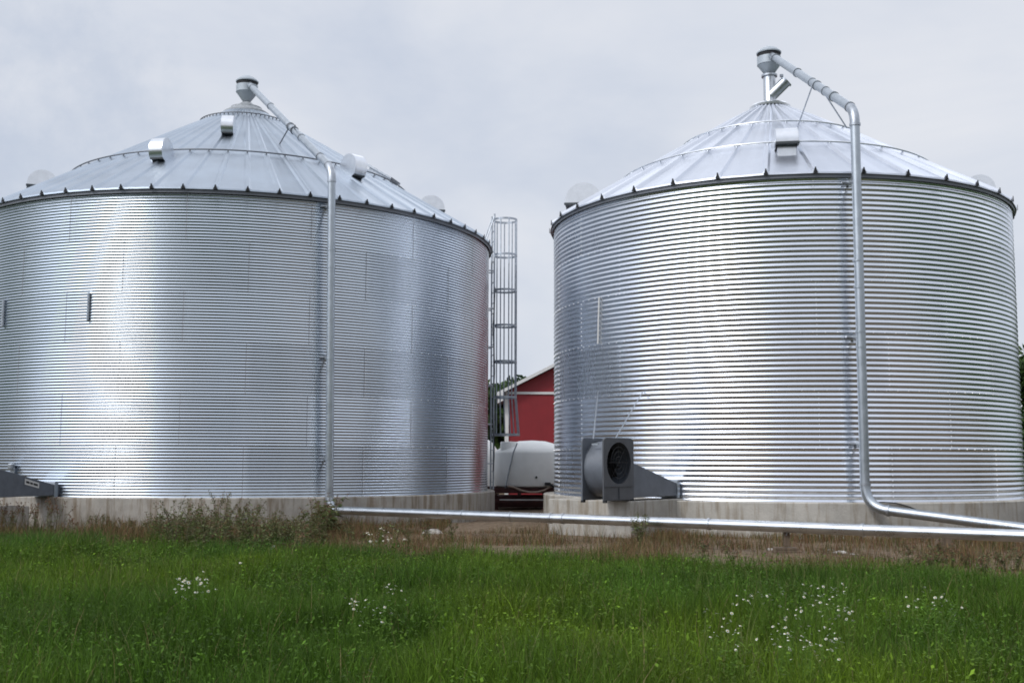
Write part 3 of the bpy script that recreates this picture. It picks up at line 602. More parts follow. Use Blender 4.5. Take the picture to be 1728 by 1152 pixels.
# ------------------------------------------------------------------ aeration fans
def fan(wallpt, c, label, full, length=1.5, hin=0.70, hout=0.30, w_in=0.48, lift=0.06):
    az = math.atan2(wallpt.y - c.y, wallpt.x - c.x); u = Vector((cos(az), sin(az), 0)); w_ = Vector((-sin(az), cos(az), 0))
    if w_.y > 0: w_ = -w_                                               # w points towards the viewer's side
    o = Vector((wallpt.x, wallpt.y, BASE + lift)) ; z_ = Vector((0, 0, 1))
    t = thing('aeration_fan', label, 'fan', tuple(o + u * (length + 0.4)), 'aeration fans')
    P = lambda a, b_, h: o + u * a + w_ * b_ + z_ * h
    b = MB()                                                            # tapering duct
    hw = w_in / 2; i0, i1 = -0.15, length
    b.add([P(i0, -hw, 0.03), P(i0, hw, 0.03), P(i0, hw, hout), P(i0, -hw, hout), P(0.18, -hw, 0.03), P(0.18, hw, 0.03), P(0.18, hw, hout), P(0.18, -hw, hout), P(i1, -hw, 0.03), P(i1, hw, 0.03), P(i1, hw, hin), P(i1, -hw, hin)],
          [(0, 3, 2, 1), (8, 9, 10, 11)] + [(a + q, a + (q + 1) % 4, a + 4 + (q + 1) % 4, a + 4 + q) for a in (0, 4) for q in range(4)])
    b.build('transition_duct', M['fan'], t, bevel=0.012)
    b = MB(); b.box(P(0.10, 0, hout / 2 + 0.02), (0.10, w_in + 0.05, hout + 0.06), Matrix.Rotation(az, 3, 'Z')); b.build('wall_flange', M['galv'], t, bevel=0.006)
    L0, L1, H_ = length, length + 1.08, 1.16; cu, cz = (L0 + L1) / 2, 0.58; sc = 0.22
    # scroll between the two side plates
    b = MB(); n = 40; vs = []
    for k in range(n):
        a = 2 * PI * k / n; r = 0.50
        vs += [P(cu + r * cos(a), -sc, cz + (r + 0.02) * sin(a)), P(cu + r * cos(a), sc, cz + (r + 0.02) * sin(a))]
    b.add(vs, [(2 * k, 2 * k + 1, (2 * k + 3) % (2 * n), (2 * k + 2) % (2 * n)) for k in range(n)]); b.build('scroll', M['fan'], t, smooth=True)
    # side plates, the near one with the round inlet cut in it
    def plate_poly(r=0.07):
        q = []
        for (x, z, a0) in ((L1 - r, H_ - r, 0), (L0 + r, H_ - r, 90)):
            for k in range(5): a = rad(a0 + 22.5 * k); q.append((x + r * cos(a), z + r * sin(a)))
        return q + [(L0, 0.0), (L1, 0.0)]
    pp = plate_poly()
    b = MB(); b.prism([P(x, -sc, z) for x, z in pp], w_ * -0.03); b.build('side_plate', M['fan'], t)
    m_ = 48; inner = [(cu + 0.43 * cos(2 * PI * k / m_), 0.69 + 0.39 * sin(2 * PI * k / m_)) for k in range(m_)]
    def outer_at(a):
        dx, dz = cos(a), sin(a); best = 9
        for i in range(len(pp)):
            x0, z0 = pp[i][0] - cu, pp[i][1] - 0.70; x1, z1 = pp[(i + 1) % len(pp)][0] - cu, pp[(i + 1) % len(pp)][1] - 0.70
            ex, ez = x1 - x0, z1 - z0; den = dx * ez - dz * ex
            if abs(den) < 1e-9: continue
            s_ = (x0 * ez - z0 * ex) / den; q = (x0 * dz - z0 * dx) / den
            if s_ > 0 and -1e-6 <= q <= 1 + 1e-6: best = min(best, s_)
        return (cu + dx * best, 0.70 + dz * best)
    outer = [outer_at(2 * PI * k / m_) for k in range(m_)]
    b = MB(); vs = [P(x, sc, z) for x, z in inner] + [P(x, sc, z) for x, z in outer] + [P(x, sc + 0.03, z) for x, z in inner] + [P(x, sc + 0.03, z) for x, z in outer]
    fs = []
    for k in range(m_):
        j = (k + 1) % m_; fs += [(2 * m_ + k, 2 * m_ + j, 3 * m_ + j, 3 * m_ + k), (k, m_ + k, m_ + j, j), (k, j, 2 * m_ + j, 2 * m_ + k), (m_ + k, 3 * m_ + k, 3 * m_ + j, m_ + j)]
    b.add(vs, fs); b.build('inlet_plate', M['fand'], t)
    b = MB(); b.box(P(cu, sc + 0.045, 0.26), (1.02, 0.02, 0.015), Matrix.Rotation(az, 3, 'Z')); b.box(P(cu + 0.02, sc + 0.04, 0.12), (0.006, 0.02, 0.22), Matrix.Rotation(az, 3, 'Z')); b.build('access_panel', M['fand'], t)
    b = MB(); b.add([P(cu + 0.46 * cos(2 * PI * k / m_), -sc + 0.03, 0.69 + 0.42 * sin(2 * PI * k / m_)) for k in range(m_)], [tuple(range(m_))]); b.build('inlet_back', M['dark'], t)
    b = MB()
    for k in range(10):
        a = 2 * PI * k / 10
        b.add([P(cu + 0.10 * cos(a), 0.05, 0.70 + 0.10 * sin(a)), P(cu + 0.31 * cos(a + 0.3), 0.10, 0.70 + 0.33 * sin(a + 0.3)), P(cu + 0.31 * cos(a + 0.42), -0.08, 0.70 + 0.33 * sin(a + 0.42)), P(cu + 0.10 * cos(a + 0.3), -0.08, 0.70 + 0.10 * sin(a + 0.3))], [(0, 1, 2, 3)])
    b.build('impeller', M['black'], t)
    b = MB()
    for rr in (0.11, 0.20, 0.28): b.tube([P(cu + rr * cos(2 * PI * k / 32), sc + 0.025, 0.70 + rr * 1.05 * sin(2 * PI * k / 32)) for k in range(33)], 0.004, 5, cap=False)
    for k in range(4): a = PI * k / 4; b.tube([P(cu + 0.33 * cos(a), sc + 0.02, 0.70 + 0.36 * sin(a)), P(cu - 0.33 * cos(a), sc + 0.02, 0.70 - 0.36 * sin(a))], 0.004, 5)
    b.build('guard', M['black'], t)
    for a_ in (L0 + 0.05, L1 - 0.05):
        for s_ in (-1, 1):
            b = MB(); b.box(P(a_, s_ * (sc + 0.02), -0.015), (0.07, 0.06, 0.05), Matrix.Rotation(az, 3, 'Z')); b.build('foot', M['black'], t)
    b = MB(); b.box(P(L1 - 0.1, 0, H_ - 0.12), (0.02, 0.14, 0.03), Matrix.Rotation(az, 3, 'Z')); b.build('lifting_eye', M['galv'], t)
    return t, P
wp = at_cyl(1130, 830, CR, RR)
fR, PR_ = fan(wp, CR, 'dark grey centrifugal fan with a round black inlet blowing into the brighter bin', True, length=1.86)
b = MB(); p1 = PR_(2.75, -0.1, 1.14); p2 = at_cyl(1009, 660, CR, RR + 0.02); b.tube([p1, p2], 0.012, 6); b.build('support_cable', M['steel'], fR)
b = MB(); p1 = PR_(2.3, 0.1, 1.14); p2 = at_cyl(1085, 660, CR, RR + 0.02); b.tube([p1, p2], 0.012, 6); b.build('support_cable', M['steel'], fR)
# concrete pad carrying the fan
b = MB(); az = math.atan2(wp.y - CR.y, wp.x - CR.x)
b.prism([PR_(-0.9, 0.30, -BASE - 0.16), PR_(2.05, 0.30, -BASE - 0.16), PR_(2.05, -1.62, -BASE - 0.16), PR_(-0.9, -1.62, -BASE - 0.16)], (0, 0, BASE + 0.1 + 0.035))
pad = b.build('fan_pad', M['concR'], None, org=(wp.x, wp.y, 0), bevel=0.02)
tag(pad, 'pale concrete pad under the grey fan with the round black inlet', 'concrete pad')
wp = at_cyl(84, 830, CL, RL)
fL, PL_ = fan(wp, CL, 'dark grey duct of a fan entering the wide bin at the lower left corner', True, length=2.3, hin=0.74, hout=0.27, lift=0.0)
b = MB(); q = [PL_(0.58, 0.247, 0.30), PL_(0.98, 0.247, 0.40), PL_(0.98, 0.247, 0.28), PL_(0.58, 0.247, 0.19)]
b.add([v + (PL_(0, 1, 0) - PL_(0, 0, 0)) * 0.004 for v in q], [(0, 1, 2, 3)]); lab = b.build('name_plate', M['white'], fL)
b = MB()
for a0, a1, h0 in ((0.62, 0.74, 0.0), (0.76, 0.83, 0.0), (0.85, 0.95, 0.0)):
    b.add([PL_(a, 0.254, (0.245 + (a - 0.58) * 0.235) + dh) for a, dh in ((a0, -0.022), (a1, -0.022), (a1, 0.022), (a0, 0.022))], [(0, 1, 2, 3)])
b.build('lettering', M['black'], lab, org=tuple(fL['_org']))
b = MB(); b.prism([PL_(0.0, 0.34, -BASE - 0.16), PL_(3.4, 0.34, -BASE - 0.16), PL_(3.4, -0.34, -BASE - 0.16), PL_(0.0, -0.34, -BASE - 0.16)], (0, 0, BASE + 0.1 - 0.012))
# only the outer half of the duct is carried; shadow gap below the inner half
b = MB(); b.prism([PL_(0.9, 0.34, -BASE - 0.16), PL_(3.4, 0.34, -BASE - 0.16), PL_(3.4, -0.34, -BASE - 0.16), PL_(0.9, -0.34, -BASE - 0.16)], (0, 0, BASE + 0.1 - 0.10))
tag(b.build('fan_pad', M['concL'], None, org=(wp.x, wp.y, 0), bevel=0.02), 'stained concrete pad under the grey duct at the lower left corner', 'concrete pad')

# cable trailing from the right bin's foundation
b = MB(); pts = [at_cyl(x, y, CR, RR + 0.30) for x, y in ((1468, 848), (1490, 847), (1512, 848.5), (1535, 855), (1565, 868))]
b.tube(pts, 0.014, 6); c0 = b.build('power_cable', M['black'], None, org=pts[-1], smooth=True); tag(c0, 'thin black cable draped over the pale foundation beside the pipe elbow', 'cable')

# pipe supports
def on_pipe(px):
    best = min((mid(g0, g2, k / 400) for k in range(401)), key=lambda p: abs(864 + F * (p.x / (p.y * cos(PITCH) + (p.z - CAM.z) * sin(PITCH))) - px)); return best
p = on_pipe(1326)
t = thing('pipe_support', 'short wooden post on a stacked block holding up the long ground pipe', 'support', (p.x, p.y, 0))
b = MB(); b.box((p.x, p.y, 0.27), (0.085, 0.085, 0.24)); b.build('post', M['wood'], t, bevel=0.006)
b = MB(); b.box((p.x - 0.02, p.y, 0.11), (0.36, 0.22, 0.05)); b.box((p.x + 0.0, p.y, 0.06), (0.42, 0.24, 0.05)); b.box((p.x + 0.05, p.y - 0.02, 0.0), (0.34, 0.2, 0.06)); b.build('block', M['wood'], t, bevel=0.01)
b = MB(); b.tube([(p.x - 0.03, p.y - 0.09, p.z + 0.10), (p.x + 0.01, p.y - 0.1, p.z - 0.02), (p.x - 0.02, p.y - 0.06, p.z - 0.12)], 0.008, 5); b.build('tie_wire', M['steel'], t)
p = at_z(1452, 886, 0.16); d = (endR - hz).normalized()
q = mid(e1[-1], endR, 0.0); qq = hz + (endR - hz) * 0.0
pr = at_y(1592, 880, 18.6)
b = MB(); b.prism([(pr.x - 0.18, pr.y - 0.1, -0.05), (pr.x + 0.18, pr.y - 0.1, -0.05), (pr.x + 0.07, pr.y - 0.1, 0.27), (pr.x - 0.07, pr.y - 0.1, 0.27)], (0, 0.2, 0))
tag(b.build('pipe_support', M['wood'], None, org=(pr.x, pr.y, 0), bevel=0.01), 'tapered block under the pipe leaving the brighter bin', 'support')

# ------------------------------------------------------------------ white tank on its frame, second tank, barn
ct = at_y(898, 800, 35.0); zt0, zt1 = at_y(890, 821, 35).z, at_y(898, 743, 35).z
RT = 1.18; t = thing('water_tank', 'white plastic tank with domed top and dark outlet, on a frame between the bins', 'tank', (ct.x, ct.y, zt0))
hT = zt1 - zt0
b = MB(); b.lathe([(RT - 0.1, 0), (RT - 0.02, 0.04), (RT, 0.12), (RT, hT * 0.72), (RT - 0.03, hT * 0.76), (RT * 0.86, hT * 0.83), (RT * 0.6, hT * 0.93), (RT * 0.35, hT * 0.985), (0.05, hT)], (ct.x, ct.y, zt0), 48); b.build('shell', M['poly'], t, smooth=True)
lidc = at_y(859, 752, 35.0 - 0.45)
b = MB(); b.lathe([(0.27, -0.2), (0.27, 0.215), (0.25, 0.24), (0.05, 0.25)], (lidc.x, lidc.y, zt0 + hT * 0.80), 28); b.build('lid', M['poly'], t, smooth=True)
def on_tank(px, py, r=RT + 0.01): return at_cyl(px, py, ct, r)
b = MB(); c = on_tank(905, 805); b.tube([c, c + Vector((0, -0.04, 0))], 0.035, 12); b.build('gauge_port', M['black'], t, smooth=True)
b = MB(); c = on_tank(924, 816); b.box(c + Vector((0, -0.08, 0)), (0.18, 0.2, 0.09)); b.tube([c + Vector((0.05, -0.1, 0)), c + Vector((0.2, -0.12, -0.08))], 0.04, 10); b.build('outlet_valve', M['black'], t, bevel=0.01)
b = MB(); pts = [on_tank(x, y, RT + 0.05) for x, y in ((873, 747), (866, 764), (860, 790), (856, 808), (852.5, 824))]; b.tube(pts, 0.02, 8); b.build('strap', M['steel'], t, smooth=True)
b = MB(); pts = [on_tank(x, y, RT + 0.12) for x, y in ((858, 820), (868, 822), (880, 827), (893, 830), (906, 830), (918, 827), (928, 821), (933, 816))]; b.tube(pts, 0.028, 8); hs = b.build('hose', M['hose'], t, smooth=True)
t = thing('tank_frame', 'dark maroon steel frame carrying the white domed tank', 'trailer', (ct.x, ct.y, 0))
b = MB()
for dy in (-1.05, 0, 1.05): b.box((ct.x, ct.y + dy, zt0 - 0.09), (3.0, 0.12, 0.16))
for dx in (-1.2, -0.4, 0.4, 1.2): b.box((ct.x + dx, ct.y, zt0 - 0.21), (0.1, 2.4, 0.09))
b.build('deck', M['maroon'], t)
for dx in (-1.1, 1.1):
    for dy in (-0.95, 0.95):
        b = MB(); b.box((ct.x + dx, ct.y + dy, (zt0 - 0.25) / 2), (0.12, 0.12, zt0 - 0.22)); b.build('leg', M['maroon'], t)
b = MB(); b.box((ct.x, ct.y - 1.15, zt0 - 0.40), (2.9, 0.06, 0.10)); b.build('side_rail', M['maroon'], t)
b = MB(); b.box((ct.x, ct.y - 0.2, 0.25), (2.2, 1.5, 0.34)); b.build('underbody', M['maroon'], t, bevel=0.03)
b = MB(); b.box((ct.x - 0.05, ct.y - 1.19, zt0 - 0.36), (1.9, 0.02, 0.03)); b.build('pale_strip', M['white'], t)
c2 = at_y(826, 790, 38.5)
t = thing('water_tank', 'second white tank mostly hidden behind the ladder of the wide bin', 'tank', (c2.x, c2.y, 0.4))
z2 = at_y(838, 736, 38.5).z
b = MB(); b.lathe([(0.95, 0.4), (1.0, 0.5), (1.0, z2 - 0.75), (0.92, z2 - 0.5), (0.7, z2 - 0.2), (0.4, z2), (0.1, z2 + 0.03)], (c2.x - 0.62, c2.y, 0), 40); b.build('shell', M['poly'], t, smooth=True)
b = MB(); b.box((c2.x - 0.62, c2.y, 0.2), (1.6, 1.6, 0.44)); b.build('stand', M['maroon'], t)

# barn: gable end facing the viewer
YB = 46.0
eaveB = at_y(846, 664, YB); risB = at_y(933, 620, YB); x0 = at_y(853, 700, YB).x
sl = (risB.z - eaveB.z) / (risB.x - eaveB.x); half = 7.0; ridge = (x0 + half, eaveB.z - 0.05 + (half + 0.3) * sl); zt_ = at_y(900, 663, YB).z
barn = thing('red_barn', 'red sided barn with white gable trim seen in the gap between the bins', 'barn', (x0 + half, YB, 0))
b = MB(); b.prism([(x0, YB, 0), (x0 + 2 * half, YB, 0), (x0 + 2 * half, YB, ridge[1] - half * sl - 0.05), (ridge[0], YB, ridge[1] - 0.05), (x0, YB, ridge[1] - half * sl - 0.05)], (0, 16, 0))
b.build('wall', M['red'], barn)
b = MB()
for k in range(60):
    xx = x0 + 0.12 + k * 0.233; 
    if xx < x0 + 2 * half: b.box((xx, YB - 0.003, zt_ / 2), (0.02, 0.006, zt_))
b.build('siding_ribs', M['red'], barn)
for s_ in (-1, 1):
    b = MB(); ex = ridge[0] + s_ * (half + 0.38); ez = ridge[1] - (half + 0.38) * sl
    P4 = [(ridge[0], YB - 0.35, ridge[1]), (ex, YB - 0.35, ez), (ex, YB - 0.35, ez + 0.10), (ridge[0], YB - 0.35, ridge[1] + 0.10)]
    b.prism(P4, (0, 16.7, 0)); b.build('roof', M['roofbarn'], barn)
    b = MB(); P4 = [(ridge[0], YB - 0.40, ridge[1] - 0.03), (ex, YB - 0.40, ez - 0.03), (ex, YB - 0.40, ez + 0.11), (ridge[0], YB - 0.40, ridge[1] + 0.11)]
    b.prism(P4, (0, 0.045, 0)); b.build('barge_board', M['white'], barn)
b = MB(); b.box((x0 + half, YB - 0.03, zt_), (2 * half, 0.05, 0.10)); b.build('belt_trim', M['white'], barn)
b = MB(); b.box((x0 + 0.05, YB - 0.035, zt_ / 2), (0.16, 0.06, zt_ - 0.16)); b.build('corner_trim', M['white'], barn)
b = MB(); b.prism([(x0 - 0.32, YB - 0.42, eaveB.z - 0.42), (x0 - 0.05, YB - 0.42, eaveB.z - 0.28), (x0 - 0.05, YB - 0.42, eaveB.z + 0.05), (x0 - 0.32, YB - 0.42, eaveB.z - 0.02)], (0, 0.3, 0)); b.build('eave_return', M['white'], barn)

# ------------------------------------------------------------------ trees
def leaf_cloud(centers, radii, n, size, cols, seed):
    r = np.random.default_rng(seed); k = r.integers(0, len(centers), n); c = np.asarray(centers)[k]; R = np.asarray(radii)[k]
    d = r.normal(size=(n, 3)); d /= np.linalg.norm(d, axis=1)[:, None]; rr = R * (0.35 + 0.75 * r.random(n) ** 0.5)
    P = c + d * rr[:, None] * np.array([1, 1, 0.8])
    u = r.normal(size=(n, 3)); u /= np.linalg.norm(u, axis=1)[:, None]; v = np.cross(u, r.normal(size=(n, 3))); v /= np.linalg.norm(v, axis=1)[:, None]
    s_ = size * (0.6 + 0.8 * r.random(n))[:, None]
    V = np.stack([P - u * s_, P + v * s_ * 0.5, P + u * s_, P - v * s_ * 0.5], 1).reshape(-1, 3)
    Fq = np.arange(4 * n); cc = np.asarray(cols)[r.integers(0, len(cols), n)] * (0.75 + 0.5 * r.random(n))[:, None]
    cc = np.repeat(np.concatenate([cc, np.ones((n, 1))], 1), 4, 0)
    return V, Fq, cc
GREENS = [(0.030, 0.060, 0.018), (0.045, 0.085, 0.022), (0.022, 0.045, 0.018), (0.06, 0.10, 0.03)]
def tree(x, y, h, wd, label, group, seed, n=5000, size=0.16):
    r = random.Random(seed); t = thing('tree', label, 'tree', (x, y, 0), group)
    b = MB(); b.tube([(x, y, -0.1), (x + 0.1, y, h * 0.3), (x - 0.05, y, h * 0.7)], [0.05 * h * 0.6, 0.03 * h * 0.6, 0.012 * h * 0.6], 10)
    cs = []; rs = []
    for k in range(16):
        a = r.uniform(0, 6.28); hh = h * r.uniform(0.28, 0.92); rr = wd * (1.05 - abs(hh / h - 0.5)) * r.uniform(0.3, 0.8)
        c = (x + rr * cos(a), y + rr * sin(a), hh); cs.append(c); rs.append(wd * r.uniform(0.28, 0.5)); b.tube([(x, y, hh * 0.6), c], [0.03 * h * 0.25, 0.01], 6)
    b.build('trunk', M['bark'], t, smooth=True)
    V, Fq, cc = leaf_cloud(cs, rs, n, size, GREENS, seed); V = V - np.array([x, y, 0])
    npmesh('crown', V, Fq, M['leaf'], np.full(n, 4), col=cc, parent=t)
for k, (px, top, y, wd) in enumerate(((838, 640, 62, 3.0), (866, 634, 64, 3.2), (850, 655, 56, 2.0))):
    p = at_y(px, top, y); tree(p.x, y, p.z, wd, ('dark leafy tree behind the ladder cage, left of the barn roof', 'rounded tree rising just above the low end of the barn roof', 'low dark tree between the ladder cage and the barn corner')[k], 'trees by the barn', 20 + k, 5000, 0.2)
for k, (px, top, y, wd) in enumerate(((1772, 585, 44, 2.4), (1830, 520, 50, 3.6), (1920, 470, 47, 4.4))):
    p = at_y(px, top, y); tree(p.x, y, p.z, wd, ('green tree just showing past the edge of the brighter bin', 'taller tree standing to the right of the brighter bin', 'tall tree farther to the right of the brighter bin')[k], 'trees right of the bins', 30 + k, 6000, 0.17)

# the wood along the far side of the field behind the viewer, mirrored in the bins
rw_ = np.random.default_rng(77); cs, rs = [], []
for k in range(150):
    a = rad(-115 + 230 * k / 149); R_ = 75 + rw_.uniform(-8, 8); hgt = rw_.uniform(8, 14)
    for q in range(3): cs.append((-sin(a) * R_ + rw_.uniform(-2, 2), -cos(a) * R_ + rw_.uniform(-2, 2), hgt * (0.15 + 0.33 * q))); rs.append(rw_.uniform(2.2, 3.6))
V, Fq, cc = leaf_cloud(cs, rs, 45000, 0.55, GREENS, 78)
tag(npmesh('distant_wood', V, Fq, M['leaf'], np.full(45000, 4), col=cc), 'far wood on the other side of the field', 'wood', kind='stuff')

# ------------------------------------------------------------------ grass (one mass), dry stalks, weeds, daisies
def blades(x, y, h, wd, lean, col, r, z0=0.0, seg=3):
    n = len(x); a = r.random(n) * 2 * PI; dirx, diry = np.cos(a), np.sin(a); b_ = a + PI / 2 + r.normal(size=n) * 0.4
    wx, wy = np.cos(b_), np.sin(b_); V = np.zeros((n, 2 * seg + 1, 3))
    for i in range(seg + 1):
        t_ = i / seg; off = lean * h * t_ * t_; zz = h * t_ * (1 - 0.35 * lean * t_)
        cx, cy = x + dirx * off, y + diry * off; ww = wd * (1 - t_ * 0.85 if i < seg else 0) * 0.5
        if i < seg:
            V[:, 2 * i] = np.stack([cx - wx * ww, cy - wy * ww, zz + z0], -1); V[:, 2 * i + 1] = np.stack([cx + wx * ww, cy + wy * ww, zz + z0], -1)
        else: V[:, 2 * i] = np.stack([cx, cy, zz + z0], -1)
    m_ = 2 * seg + 1; base = np.arange(n)[:, None] * m_; loops = []
    for i in range(seg - 1): loops += [2 * i, 2 * i + 1, 2 * i + 3, 2 * i + 2]
    loops += [2 * seg - 2, 2 * seg - 1, 2 * seg]
    Fq = (base + np.array(loops)[None]).reshape(-1); nper = np.tile(np.array([4] * (seg - 1) + [3]), n)
    return V.reshape(-1, 3), Fq, nper, np.repeat(np.concatenate([col, np.ones((n, 1))], 1), m_, 0)
def scatter(n, y0, y1, margin, r):
    y = np.sqrt(r.random(n) * (y1 ** 2 - y0 ** 2) + y0 ** 2); x = (r.random(n) * 2 - 1) * (0.49 * y + margin); return x, y
def gcol(x, y, r):
    n = len(x); a = (0.65 * vnoise(x, y, 1.7) + 0.35 * vnoise(x + 3, y + 9, 0.4))[:, None]; c = vnoise(x + 31, y + 7, 0.7)[:, None]; d = np.clip((y - 11) / 7, 0, 1)[:, None]
    lime, deep, blue = np.array([0.115, 0.182, 0.014]), np.array([0.062, 0.127, 0.014]), np.array([0.052, 0.112, 0.019])
    base = deep * (1 - d) + blue * d; k = np.clip((a - 0.45) * 2.2, 0, 1) * (1 - 0.6 * d)
    return (base * (1 - k) + lime * k) * (0.75 + 0.5 * c) * (0.45 + 0.9 * r.random(n) + 0.9 * (r.random(n) > 0.92))[:, None]
r = np.random.default_rng(11)
x, y = scatter(330000, 5.6, 19.0, 1.5, r); keep = y < grass_edge(x) + r.normal(size=len(x)) * 0.25 + 1.2 * (r.random(len(x)) ** 6) + 1.3 * (vnoise(x, y + 4, 0.5) - 0.5); x, y = x[keep], y[keep]
far = (y - 6) / 12; h = (0.12 + 0.20 * vnoise(x, y, 1.2) + 0.22 * vnoise(x, y, 0.4) ** 2) * (0.7 + 0.6 * r.random(len(x)))
V1, F1, n1_, c1 = blades(x, y, h, (0.006 + 0.006 * far) * (0.6 + 1.3 * r.random(len(x)) ** 2), 0.15 + 0.55 * r.random(len(x)), np.where(r.random((len(x), 1)) < 0.025, np.array([[0.24, 0.20, 0.09]]), gcol(x, y, r)), r)
xs_, ys_ = [], []                                                       # sparser surroundings beyond the frame
x2 = r.uniform(-24, 24, 90000); y2 = r.uniform(-6, 19, 90000); k2 = ((np.abs(x2) > 0.49 * y2 + 1.5) | (y2 < 5.6)) & (y2 < grass_edge(x2)); x2, y2 = x2[k2], y2[k2]
V2, F2, n2_, c2_ = blades(x2, y2, 0.18 + 0.25 * r.random(len(x2)), 0.02 + 0.01 * r.random(len(x2)), 0.2 + 0.5 * r.random(len(x2)), gcol(x2, y2, r), r)
# broad leaves of clover-like weeds scattered in patches
x3, y3 = scatter(170000, 6.0, 18.5, 0.5, r); k3 = (0.6 * vnoise(x3 + 11, y3 + 3, 1.3) + 0.4 * vnoise(x3, y3, 0.3) + 0.55 * (r.random(len(x3)) - 0.5) > 0.56) & (y3 < grass_edge(x3)); x3, y3 = x3[k3], y3[k3]; n3_ = len(x3)
P = np.stack([x3, y3, 0.10 + 0.26 * r.random(n3_)], -1); a = r.random(n3_) * 6.283; s_ = (0.007 + 0.011 * r.random(n3_))[:, None]
u = np.stack([np.cos(a), np.sin(a), r.normal(size=n3_) * 0.5], -1); v = np.stack([-np.sin(a), np.cos(a), r.normal(size=n3_) * 0.4], -1)
V3 = np.stack([P - u * s_, P + v * s_ * 0.6, P + u * s_ * 1.2, P - v * s_ * 0.6], 1).reshape(-1, 3); c3 = np.repeat(np.concatenate([gcol(x3, y3, r) * 1.1, np.ones((n3_, 1))], 1), 4, 0)
# taller stalks gone to seed, singly and in loose drifts
x4, y4 = scatter(9000, 6.5, 18.0, 0.5, r); k4 = (r.random(len(x4)) < np.clip(vnoise(x4 + 21, y4, 1.5) * 2 - 0.75, 0.04, 0.6)) & (y4 < grass_edge(x4) + 0.6); x4, y4 = x4[k4], y4[k4]
V4, F4, n4_, c4 = blades(x4, y4, 0.34 + 0.22 * r.random(len(x4)), 0.005 + 0.004 * r.random(len(x4)), 0.1 + 0.35 * r.random(len(x4)), np.array([[0.13, 0.15, 0.05]]) * (0.6 + 0.8 * r.random(len(x4)))[:, None], r)
F2 = np.concatenate([F2, F4 + len(V2)]); V2 = np.concatenate([V2, V4]); n2_ = np.concatenate([n2_, n4_]); c2_ = np.concatenate([c2_, c4])
o1, o2 = len(V1), len(V1) + len(V2)
tag(npmesh('grass', np.concatenate([V1, V2, V3]), np.concatenate([F1, F2 + o1, np.arange(4 * n3_) + o2]), M['grass'], np.concatenate([n1_, n2_, np.full(n3_, 4)]), col=np.concatenate([c1, c2_, c3])),
    'lush green grass filling the foreground', 'grass', kind='stuff')
# dry stalks
x, y = scatter(170000, 11.5, 27, 2.5, r)
inbin = (np.hypot(x - CL.x, y - CL.y) < RL + 0.22) | (np.hypot(x - CR.x, y - CR.y) < RR + 0.29)
dens = np.clip(vnoise(x, y, 1.0) * 1.6 - 0.2 + np.where(x < -3, 0.3, 0) + np.where((x > 2.0) & (x < 4.6), -0.32, 0), 0.06, 1)
keep = (~inbin) & (y > grass_edge(x) - 0.4 - 0.9 * r.random(len(x)) ** 3 - 0.8 * vnoise(x + 9, y, 0.6) ** 2) & (r.random(len(x)) < dens) & ~((x > -1.4) & (x < 1.6) & (y > 23)); x, y = x[keep], y[keep]; n = len(x)
pal = np.array([(0.17, 0.105, 0.05), (0.12, 0.07, 0.04), (0.22, 0.16, 0.08), (0.085, 0.085, 0.03), (0.15, 0.08, 0.05), (0.06, 0.08, 0.025)])
cc = pal[r.integers(0, len(pal), n)] * (0.7 + 0.6 * r.random(n))[:, None]
hh = (0.06 + 0.38 * vnoise(x + 5, y, 0.7) ** 1.5 * np.where(x < -3.2, 1.3, 1.0)) * (0.6 + 0.8 * r.random(n))
V, Fq, nper, c = blades(x, y, hh, 0.006 + 0.006 * r.random(n), 0.1 + 0.6 * r.random(n), cc, r)
tag(npmesh('dry_grass', V, Fq, M['dry'], nper, col=c), 'brown dry stalks along the foot of the bins', 'dry grass', kind='stuff')

